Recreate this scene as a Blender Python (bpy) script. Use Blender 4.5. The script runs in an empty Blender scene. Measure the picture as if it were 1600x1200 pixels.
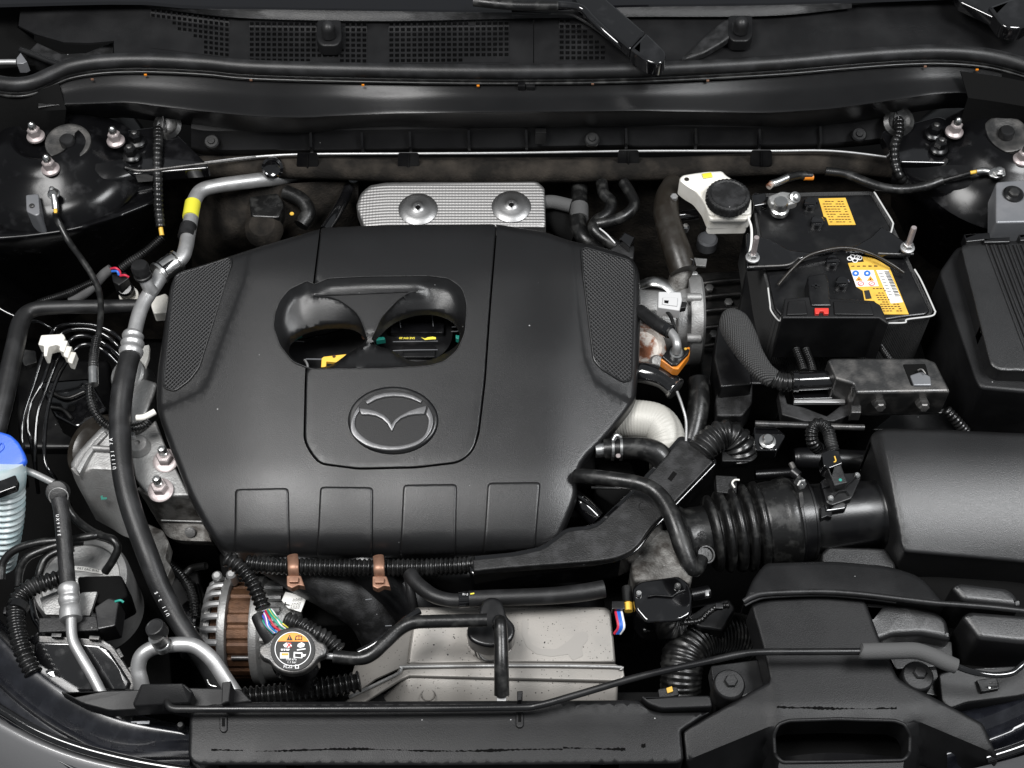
import bpy, bmesh, math, random
from mathutils import Vector, Matrix
from mathutils.geometry import delaunay_2d_cdt
random.seed(7)
SC = bpy.context.scene
COL = SC.collection
R = math.radians
# ------------------------------------------------------------------ camera
PITCH, DIST, HFOV = R(56), 2.1, R(39.3)
CAM = Vector((0, -math.cos(PITCH) * DIST, math.sin(PITCH) * DIST))
cd = bpy.data.cameras.new('camera'); co = bpy.data.objects.new('camera', cd); COL.objects.link(co)
co.location = CAM; co.rotation_euler = (R(90) - PITCH, 0, 0)
cd.sensor_width = 36; cd.lens = 18 / math.tan(HFOV / 2); cd.clip_start = .05; cd.clip_end = 200
SC.camera = co
# ------------------------------------------------------------------ world and studio lamps
w = bpy.data.worlds.new('World'); SC.world = w; w.use_nodes = True
w.node_tree.nodes['Background'].inputs[0].default_value = (.9, .95, 1, 1)
w.node_tree.nodes['Background'].inputs[1].default_value = .23
def area(name, loc, aim, sx, sy, power, col=(1, 1, 1)):
    d = bpy.data.lights.new(name, 'AREA'); d.shape = 'RECTANGLE'; d.size = sx; d.size_y = sy
    d.energy = power; d.color = col
    o = bpy.data.objects.new(name, d); COL.objects.link(o); o.location = loc
    o.rotation_euler = (Vector(aim) - Vector(loc)).to_track_quat('-Z', 'Y').to_euler()
area('ceiling_lamp', (-1.0, -.4, 2.5), (-.9, -.3, 0), 1.05, 1.0, 88, (1, .99, .98))
area('ceiling_lamp', (1.5, -.35, 2.5), (1.2, -.2, 0), .9, .9, 80, (.98, .99, 1))
SC.view_settings.view_transform = 'Standard'; SC.view_settings.look = 'None'
SC.view_settings.exposure = 0; SC.view_settings.gamma = 1
# ------------------------------------------------------------------ photo pixel -> place at a given height
FPX = 800 / math.tan(HFOV / 2)
UPV = Vector((0, math.sin(PITCH), math.cos(PITCH))); FWV = Vector((0, math.cos(PITCH), -math.sin(PITCH)))
def at(u, v, z):
    d = Vector((u - 800, 0, 0)) + UPV * (600 - v) + FWV * FPX
    return CAM + d * ((z - CAM.z) / d.z)
def mpp(u, v, z):                                     # metres per photo pixel there
    return (at(u, v, z) - CAM).dot(FWV) / FPX
# ------------------------------------------------------------------ objects
ORG = {}
def props(o, label=None, cat=None, group=None, kind=None):
    for k, x in (('label', label), ('category', cat), ('group', group), ('kind', kind)):
        if x: o[k] = x
def T(name, label, cat, loc, group=None):
    o = bpy.data.objects.new(name, None); COL.objects.link(o); o.location = loc; o.empty_display_size = .02
    ORG[o] = Vector(loc); props(o, label, cat, group); return o
def mk(name, bm, mat, parent=None, label=None, cat=None, group=None, kind=None, smooth=38, loc=None, wn=True):
    bmesh.ops.recalc_face_normals(bm, faces=bm.faces)
    if parent is not None: org = ORG[parent]
    elif loc is not None: org = Vector(loc)
    else:
        xs = [v.co for v in bm.verts]
        org = Vector(((min(c.x for c in xs) + max(c.x for c in xs)) / 2, (min(c.y for c in xs) + max(c.y for c in xs)) / 2, min(c.z for c in xs)))
    bmesh.ops.translate(bm, verts=bm.verts, vec=-org)
    me = bpy.data.meshes.new(name); bm.to_mesh(me); bm.free()
    if smooth:
        me.shade_smooth(); me.set_sharp_from_angle(angle=R(smooth))
    me.materials.append(mat)
    o = bpy.data.objects.new(name, me); COL.objects.link(o)
    if smooth and wn:
        wm = o.modifiers.new('even_shading', 'WEIGHTED_NORMAL'); wm.keep_sharp = True; wm.weight = 80
    ORG[o] = org
    if parent is not None: o.parent = parent; o.location = org - ORG[parent]
    else: o.location = org
    props(o, label, cat, group, kind)
    return o
def dup(root, loc=None, rot=None, label=None, group=None, scale=None, parent=None):
    r = root.copy(); COL.objects.link(r)
    if loc is not None: r.location = loc; ORG[r] = Vector(loc)
    if rot is not None: r.rotation_euler = rot
    if scale is not None: r.scale = (scale,) * 3
    if label: r['label'] = label
    if group: r['group'] = group
    if parent is not None:
        r.parent = parent; r.location = Vector(loc) - ORG[parent]
    for ch in list(root.children):
        c = ch.copy(); COL.objects.link(c); c.parent = r
        for g in ch.children:
            d = g.copy(); COL.objects.link(d); d.parent = c
    return r
B = bmesh.new
# ------------------------------------------------------------------ shapes
def rnd(pts, r, n=4):
    """round the corners of a pixel polygon; r one number or a list"""
    out = []; N = len(pts)
    for i in range(N):
        p = Vector(pts[i][:2]); a = Vector(pts[i - 1][:2]); b = Vector(pts[(i + 1) % N][:2])
        rr = r[i] if isinstance(r, (list, tuple)) else r
        if rr <= 0: out.append(tuple(p)); continue
        la, lb = (a - p).length, (b - p).length
        t = min(rr, la * .45, lb * .45)
        pa, pb = p + (a - p).normalized() * t, p + (b - p).normalized() * t
        for k in range(n + 1):
            s = k / n
            out.append(tuple(pa * (1 - s) ** 2 + p * 2 * s * (1 - s) + pb * s * s))
    return out
def spline(pts, n=8, closed=False):
    """Catmull-Rom through tuples of any length"""
    P = [tuple(map(float, p)) for p in pts]; out = []
    N = len(P); rng = range(N) if closed else range(N - 1)
    for i in rng:
        if closed: a, b, c, d = P[i - 1], P[i], P[(i + 1) % N], P[(i + 2) % N]
        else:
            b, c = P[i], P[i + 1]
            a = P[i - 1] if i else tuple(2 * x - y for x, y in zip(b, c))
            d = P[i + 2] if i + 2 < N else tuple(2 * x - y for x, y in zip(c, b))
        for k in range(n):
            t = k / n
            out.append(tuple(.5 * (2 * q + (r_ - p) * t + (2 * p - 5 * q + 4 * r_ - s) * t * t + (3 * q - p - 3 * r_ + s) * t ** 3) for p, q, r_, s in zip(a, b, c, d)))
    if not closed: out.append(P[-1])
    return out
def area2(p): return sum(p[i - 1][0] * p[i][1] - p[i][0] * p[i - 1][1] for i in range(len(p)))
def inset(pts, d):
    """move a pixel polygon inwards by d"""
    N = len(pts); s = 1 if area2(pts) > 0 else -1; out = []
    for i in range(N):
        p = Vector(pts[i]); a = p - Vector(pts[i - 1]); b = Vector(pts[(i + 1) % N]) - p
        if a.length < 1e-6: a = b
        if b.length < 1e-6: b = a
        if a.length < 1e-6: out.append(tuple(p)); continue
        a.normalize(); b.normalize()
        na, nb = Vector((-a.y, a.x)) * s, Vector((-b.y, b.x)) * s
        m = na + nb
        m = m.normalized() if m.length > .2 else na
        k = d / max(.45, m.dot(na))
        out.append(tuple(p + m * k))
    return out
def zf(z): return z if callable(z) else (lambda u, v: z)
def rings(bm, rs, cap0=True, cap1=True):
    vs = [[bm.verts.new(p) for p in r] for r in rs]
    N = len(vs[0])
    for a, b in zip(vs, vs[1:]):
        for i in range(N):
            j = (i + 1) % N
            try: bm.faces.new((a[i], a[j], b[j], b[i]))
            except ValueError: pass
    for c, r in ((cap0, vs[0]), (cap1, vs[-1])):
        if c:
            try: bm.faces.new(r)
            except ValueError: pass
    return vs
def plate(bm, pts, z, depth, b=2, r=0, seg=3, flare=0, bottom=None):
    """solid with a pixel outline for its top, rounded upper edge of b pixels, straight sides going down by depth metres"""
    if r: pts = rnd(pts, r)
    f = zf(z); rs = []
    for k in range(seg + 1):
        th = math.pi / 2 * k / seg
        q = inset(pts, b * (1 - math.sin(th))) if b else pts
        rs.append([at(*p, f(*p)) - Vector((0, 0, b * .00094 * (1 - math.cos(th)))) for p in q])
        if not b: break
    q = inset(pts, -flare) if flare else pts
    rs.append([Vector((a.x, a.y, (f(*p) - depth) if bottom is None else bottom)) for p, a in ((p, at(*p, f(*p))) for p in q)])
    vs = rings(bm, rs, cap0=False)
    top = inset(pts, b) if b else pts
    if len(top) <= 4: bm.faces.new(vs[0])
    else:
        r_ = delaunay_2d_cdt([Vector(p) for p in top], [(i, (i + 1) % len(top)) for i in range(len(top))], [], 0, 1e-5)
        VV = [vs[0][o[0]] if o else None for o in r_[3]]
        for i, v_ in enumerate(VV):
            if v_ is None: VV[i] = bm.verts.new(at(r_[0][i].x, r_[0][i].y, f(r_[0][i].x, r_[0][i].y)))
        for fc in r_[2]:
            c = sum((r_[0][i] for i in fc), Vector((0, 0))) / len(fc)
            if inside((c.x, c.y), top):
                try: bm.faces.new([VV[i] for i in fc])
                except ValueError: pass
        for v_ in VV:
            if v_.is_valid and not v_.link_faces: bm.verts.remove(v_)
    return bm
def tube(bm, pts, r=6, seg=12, n=8, pitch=0, amp=0, smooth=True, flat=1, cap=True, zadd=0, sharp=False):
    """swept tube through photo points (u,v,z[,r pixels]); pitch/amp in pixels give corrugations"""
    P = [(p[0], p[1], p[2] + zadd, p[3] if len(p) > 3 else r) for p in pts]
    S = spline(P, n) if smooth and len(P) > 2 else P
    W = [at(s[0], s[1], s[2]) for s in S]; RR = [s[3] * mpp(s[0], s[1], s[2]) for s in S]
    if pitch:
        L = [0]
        for a, b in zip(W, W[1:]): L.append(L[-1] + (b - a).length)
        pm = pitch * .00094; am = amp * .00094
        prof = [(0, 0), (.08, .1), (.16, .6), (.3, .93), (.48, 1), (.66, .93), (.8, .6), (.88, .1)] if sharp == 2 else [(0, 0), (.3, 0), (.42, 1), (.85, 1), (.97, 0)] if sharp else [(0, 0), (.18, .25), (.35, .9), (.5, 1), (.65, .9), (.82, .25)]
        nn = max(2, int(L[-1] / pm)); W2 = []; R2 = []; j = 0
        for i in range(nn):
            for fx, h in prof:
                l = (i + fx) / nn * L[-1]
                while j < len(L) - 2 and L[j + 1] < l: j += 1
                t = (l - L[j]) / max(1e-9, L[j + 1] - L[j])
                W2.append(W[j].lerp(W[j + 1], t)); R2.append(RR[j] * (1 - t) + RR[j + 1] * t - am * (1 - h))
        W, RR = W2, R2
    sweep(bm, W, RR, seg, flat, cap)
    return bm
def sweep(bm, W, RR, seg=12, flat=1, cap=True, up=None):
    t0 = (W[1] - W[0]).normalized()
    nrm = (up or Vector((0, 0, 1)))
    if abs(t0.dot(nrm)) > .95: nrm = Vector((0, 1, 0))
    nrm = (nrm - t0 * nrm.dot(t0)).normalized(); rs = []
    for i, c in enumerate(W):
        t = (W[min(i + 1, len(W) - 1)] - W[max(i - 1, 0)])
        if t.length < 1e-9: t = t0
        t.normalize()
        nrm = nrm - t * nrm.dot(t)
        nrm.normalize(); bi = t.cross(nrm)
        rs.append([c + nrm * (RR[i] * flat * math.sin(2 * math.pi * k / seg)) + bi * (RR[i] * math.cos(2 * math.pi * k / seg)) for k in range(seg)])
    rings(bm, rs, cap, cap)
def basis(axis):
    a = Vector(axis).normalized()
    x = Vector((1, 0, 0)) if abs(a.x) < .9 else Vector((0, 1, 0))
    x = (x - a * x.dot(a)).normalized()
    return x, a.cross(x), a
def lathe(bm, loc, axis, prof, seg=24, phase=0, sx=1, star=0):
    """turned body: prof = [(radius, height)] in metres along axis from loc"""
    x, y, a = basis(axis); loc = Vector(loc); rs = []
    for r, h in prof:
        r = max(r, 1e-5)
        q = [r * (1 - (star[1] if k % star[0] in (0, 1) else 0)) if isinstance(star, tuple) else r * (1 - star * (k % 2)) for k in range(seg)]
        rs.append([loc + a * h + x * (sx * q[k] * math.cos(phase + 2 * math.pi * k / seg)) + y * (q[k] * math.sin(phase + 2 * math.pi * k / seg)) for k in range(seg)])
    rings(bm, rs)
    return bm
def latp(bm, u, v, z, prof, axis=(0, 0, 1), seg=24, phase=0, sx=1, star=0):
    m = mpp(u, v, z)
    return lathe(bm, at(u, v, z), axis, [(r * m, h * m) for r, h in prof], seg, phase, sx, star)
def box(bm, loc, size, rot=(0, 0, 0), b=.002):
    """bevelled box in metres"""
    from mathutils import Euler
    g = bmesh.ops.create_cube(bm, size=1); vs = g['verts']
    for v in vs: v.co = Vector((v.co.x * size[0], v.co.y * size[1], v.co.z * size[2]))
    es = list({e for v in vs for e in v.link_edges})
    if b:
        q = bmesh.ops.bevel(bm, geom=es, offset=min(b, min(size) * .3), segments=2, affect='EDGES', profile=.6)
        vs = list({v for f in q['faces'] for v in f.verts} | {v for v in vs if v.is_valid})
    M = Matrix.Translation(Vector(loc)) @ Euler(rot).to_matrix().to_4x4()
    bmesh.ops.transform(bm, matrix=M, verts=vs)
    return bm
def boxp(bm, u, v, z, w, d, h, rot=0, b=2, tilt=0):
    """box whose top centre shows at photo pixel; sizes in pixels"""
    m = mpp(u, v, z); p = at(u, v, z)
    return box(bm, p - Vector((0, 0, h * m / 2)), (w * m, d * m, h * m), (R(tilt), 0, R(rot)), b * m)
def loft(bm, rows, n=40, thick=0, spl=True, closed=False):
    """surface through rows of photo points (u,v,z), each resampled to n+1 points; thick metres pushes a back side down"""
    G = []
    for r in rows:
        s = spline(r, 10) if spl and len(r) > 2 else [tuple(map(float, p)) for p in r]
        W = [at(*p[:3]) for p in s]; L = [0]
        for a, b in zip(W, W[1:]): L.append(L[-1] + (b - a).length)
        q = []; j = 0
        for i in range(n + 1):
            l = L[-1] * i / n
            while j < len(L) - 2 and L[j + 1] < l: j += 1
            q.append(W[j].lerp(W[j + 1], (l - L[j]) / max(1e-9, L[j + 1] - L[j])))
        G.append(q)
    V = [[bm.verts.new(p) for p in q] for q in G]
    for a, b in zip(V, V[1:]):
        for i in range(n): bm.faces.new((a[i], a[i + 1], b[i + 1], b[i]))
    if thick:
        bmesh.ops.recalc_face_normals(bm, faces=bm.faces)
        bmesh.ops.solidify(bm, geom=list(bm.faces), thickness=thick)
    return bm
def smoothrows(rows, n=4):
    """more rows by a spline across rows of equal length"""
    cols = list(zip(*rows)); sp = [spline(c, n) for c in cols]
    return [list(r) for r in zip(*sp)]
def inside(p, poly):
    x, y = p; c = False; N = len(poly)
    for i in range(N):
        x1, y1 = poly[i]; x2, y2 = poly[i - 1]
        if (y1 > y) != (y2 > y) and x < (x2 - x1) * (y - y1) / (y2 - y1) + x1: c = not c
    return c
def edist(p, poly):
    d = 1e9; px, py = p
    for i in range(len(poly)):
        x1, y1 = poly[i - 1]; x2, y2 = poly[i]; dx, dy = x2 - x1, y2 - y1
        l = dx * dx + dy * dy
        t = 0 if l < 1e-9 else max(0, min(1, ((px - x1) * dx + (py - y1) * dy) / l))
        d = min(d, math.hypot(px - x1 - t * dx, py - y1 - t * dy))
    return d
def dense(p, d, closed=True):
    out = []
    for i in range(len(p) if closed else len(p) - 1):
        a, b = p[i], p[(i + 1) % len(p)]; n = max(1, int(math.ceil(math.hypot(b[0] - a[0], b[1] - a[1]) / d)))
        out += [(a[0] + (b[0] - a[0]) * k / n, a[1] + (b[1] - a[1]) * k / n) for k in range(n)]
    return out if closed else out + [tuple(p[-1][:2])]
def sheet(bm, outline, z, holes=(), step=14, rin=(), skirt=0, hole_skirt=0, roll=0, extra=(), lift=0, lines=()):
    """surface over a pixel outline with holes; z(u,v) heights; roll rounds the outer edge (pixels); skirt drops the border"""
    f = zf(z); outline0 = outline; outline = dense(outline, step * .7); holes = [dense(h, step) for h in holes]
    def hz(p):
        h = f(*p) + lift
        if roll:
            d = edist(p, outline)
            if d < roll: h -= (roll - math.sqrt(max(0, roll * roll - (roll - d) ** 2))) * .00094
        return h
    pts = []; edges = []
    def ring(poly):
        s = len(pts); pts.extend(poly); edges.extend((s + i, s + (i + 1) % len(poly)) for i in range(len(poly)))
    ring(outline)
    for h in holes: ring(h)
    for l in lines:
        s_ = len(pts); pts.extend(l); edges.extend((s_ + i, s_ + i + 1) for i in range(len(l) - 1))
    nb = len(pts); dl = [q for l in lines for q in l]
    def clear(p, m): return all((p[0] - q[0]) ** 2 + (p[1] - q[1]) ** 2 > m * m for q in dl)
    for d in rin:
        for p in inset(outline, d):
            if inside(p, outline) and edist(p, outline) > d * .8 and all(not inside(p, h) and edist(p, h) > step * .3 for h in holes): pts.append(p)
    md = max(rin) if rin else 0
    us = [p[0] for p in outline]; vs = [p[1] for p in outline]
    v = min(vs) + step / 2; k = 0
    while v < max(vs):
        u = min(us) + step * (.5 + .5 * (k % 2))
        while u < max(us):
            p = (u, v)
            if inside(p, outline) and edist(p, outline) > md + step * .45 and clear(p, step * .5) and all(not inside(p, h) and edist(p, h) > step * .4 for h in holes): pts.append(p)
            u += step
        v += step; k += 1
    for p in extra:
        if inside(p, outline): pts.append(p)
    r = delaunay_2d_cdt([Vector(p) for p in pts], edges, [], 0, 1e-5)
    V2, F2 = r[0], r[2]
    VV = [bm.verts.new(at(p.x, p.y, hz((p.x, p.y)))) for p in V2]
    for fc in F2:
        c = sum((V2[i] for i in fc), Vector((0, 0))) / len(fc); c = (c.x, c.y)
        if inside(c, outline) and not any(inside(c, h) for h in holes): bm.faces.new([VV[i] for i in fc])
    for v_ in [x for x in VV if not x.link_faces]: bm.verts.remove(v_)
    if skirt or hole_skirt:
        be = [e for e in bm.edges if len(e.link_faces) == 1]
        g = bmesh.ops.extrude_edge_only(bm, edges=be)
        nv = [x for x in g['geom'] if isinstance(x, bmesh.types.BMVert)]
        for x in nv: x.co.z -= skirt
    return bm
def text(s, u, v, z, size, mat, parent, rot=0, tilt=0, name='lettering', sx=1, lift=.0006, bold=0, align='CENTER'):
    """flat print: letters lying at a photo pixel; size in pixels of capital height"""
    c = bpy.data.curves.new(name, 'FONT'); c.body = s; c.size = 1; c.align_x = align; c.align_y = 'CENTER'; c.offset = bold; c.resolution_u = 2
    t = bpy.data.objects.new('tmp', c); me = bpy.data.meshes.new_from_object(t)
    bpy.data.objects.remove(t); bpy.data.curves.remove(c)
    m = mpp(u, v, z) * size / .7; p = at(u, v, z) + Vector((0, 0, lift))
    M = Matrix.Translation(p - ORG[parent]) @ Matrix.Rotation(R(rot), 4, 'Z') @ Matrix.Rotation(R(tilt), 4, 'X') @ Matrix.Diagonal((m * sx, m, m, 1))
    me.transform(M); me.materials.clear(); me.materials.append(mat)
    o = bpy.data.objects.new(name, me); COL.objects.link(o); o.parent = parent; ORG[o] = ORG[parent]
    return o
def TB(name, pts, r, m, parent=None, label=None, cat=None, group=None, **k):
    bm = B(); tube(bm, pts, r, **k); return mk(name, bm, M[m], parent, label, cat, group, smooth=50)
def PL(name, pts, z, depth, b, r, m, parent=None, label=None, cat=None, group=None, smooth=38, **k):
    bm = B(); plate(bm, pts, z, depth, b, r, **k); return mk(name, bm, M[m], parent, label, cat, group, smooth=smooth)
def LA(name, u, v, z, prof, m, parent=None, label=None, cat=None, group=None, smooth=38, **k):
    bm = B(); latp(bm, u, v, z, prof, **k); return mk(name, bm, M[m], parent, label, cat, group, smooth=smooth)
def BX(name, u, v, z, w_, d, h, m, parent=None, label=None, cat=None, group=None, **k):
    bm = B(); boxp(bm, u, v, z, w_, d, h, **k); return mk(name, bm, M[m], parent, label, cat, group)
# ------------------------------------------------------------------ materials
def mat(name, col, rough=.5, metal=0, grain=None, mottle=None, speck=None, coat=0, spec=.5, rmod=0, trans=0, ior=None, weave=None, sss=0):
    m = bpy.data.materials.new(name); m.use_nodes = True; nt = m.node_tree; N = nt.nodes; L = nt.links
    b = N['Principled BSDF']; I = b.inputs
    I['Roughness'].default_value = rough; I['Metallic'].default_value = metal; I['Specular IOR Level'].default_value = spec
    I['Coat Weight'].default_value = coat; I['Coat Roughness'].default_value = .06
    if trans: I['Transmission Weight'].default_value = trans
    if ior: I['IOR'].default_value = ior
    if sss: I['Subsurface Weight'].default_value = sss; I['Subsurface Radius'].default_value = (.01, .01, .01); I['Subsurface Scale'].default_value = .3
    c = col if len(col) == 4 else (*col, 1)
    I['Base Color'].default_value = c
    tc = N.new('ShaderNodeTexCoord')
    last = None
    def tex(scale, detail=3, kind='ShaderNodeTexNoise'):
        t = N.new(kind); t.inputs['Scale'].default_value = scale
        if kind == 'ShaderNodeTexNoise': t.inputs['Detail'].default_value = detail
        L.new(tc.outputs['Object'], t.inputs['Vector']); return t
    def ramp(src, lo, hi):
        r = N.new('ShaderNodeMapRange'); r.inputs[1].default_value = lo; r.inputs[2].default_value = hi; L.new(src, r.inputs[0]); return r.outputs[0]
    def mix(fac, c2):
        nonlocal last
        x = N.new('ShaderNodeMix'); x.data_type = 'RGBA'
        L.new(fac, x.inputs[0])
        if last: L.new(last, x.inputs[6])
        else: x.inputs[6].default_value = c
        x.inputs[7].default_value = (*c2[:3], 1); last = x.outputs[2]
    if mottle:
        sc, lo, hi, c2 = mottle; t = tex(sc, 6); mix(ramp(t.outputs[0], lo, hi), c2)
        if rmod:
            r = N.new('ShaderNodeMapRange'); r.inputs[1].default_value = lo; r.inputs[2].default_value = hi
            r.inputs[3].default_value = rough; r.inputs[4].default_value = min(1, max(.02, rough + rmod)); L.new(t.outputs[0], r.inputs[0]); L.new(r.outputs[0], I['Roughness'])
    if speck:
        sc, size, dens, c2 = speck
        v = N.new('ShaderNodeTexVoronoi'); v.inputs['Scale'].default_value = sc; L.new(tc.outputs['Object'], v.inputs['Vector'])
        s1 = N.new('ShaderNodeSeparateColor'); L.new(v.outputs['Color'], s1.inputs[0])
        a = N.new('ShaderNodeMath'); a.operation = 'LESS_THAN'; L.new(s1.outputs[0], a.inputs[0]); a.inputs[1].default_value = dens
        sz = N.new('ShaderNodeMath'); sz.operation = 'MULTIPLY'; L.new(s1.outputs[1], sz.inputs[0]); sz.inputs[1].default_value = size
        d = N.new('ShaderNodeMath'); d.operation = 'LESS_THAN'; L.new(v.outputs['Distance'], d.inputs[0]); L.new(sz.outputs[0], d.inputs[1])
        e = N.new('ShaderNodeMath'); e.operation = 'MULTIPLY'; L.new(a.outputs[0], e.inputs[0]); L.new(d.outputs[0], e.inputs[1])
        mix(e.outputs[0], c2)
    if last: L.new(last, I['Base Color'])
    h = None
    if grain:
        t = tex(grain[0], 2); h = (t.outputs[0], grain[1])
    if weave:                                          # regular relief: dots or a fine mesh, (pitch metres, strength, style)
        pit, st, style = weave
        mp = N.new('ShaderNodeMapping'); L.new(tc.outputs['Object'], mp.inputs[0])
        mp.inputs['Rotation'].default_value = (0, 0, R(45) if style != 'lines' else 0)
        mp.inputs['Scale'].default_value = (2 * math.pi / pit,) * 3
        sp = N.new('ShaderNodeSeparateXYZ'); L.new(mp.outputs[0], sp.inputs[0])
        sn = []
        for k in (0, 1):
            s = N.new('ShaderNodeMath'); s.operation = 'SINE'; L.new(sp.outputs[k], s.inputs[0]); sn.append(s)
        p = N.new('ShaderNodeMath'); p.operation = 'MULTIPLY' if style == 'dots' else 'MAXIMUM'
        L.new(sn[0].outputs[0], p.inputs[0]); L.new(sn[1].outputs[0], p.inputs[1])
        h = (p.outputs[0], st)
        if style == 'mesh':
            mix(ramp(p.outputs[0], .75, .2), (.002, .002, .002)); L.new(last, I['Base Color'])
    if h:
        bp = N.new('ShaderNodeBump'); bp.inputs['Strength'].default_value = h[1]; bp.inputs['Distance'].default_value = .0012
        L.new(h[0], bp.inputs['Height']); L.new(bp.outputs[0], I['Normal'])
    return m
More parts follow.
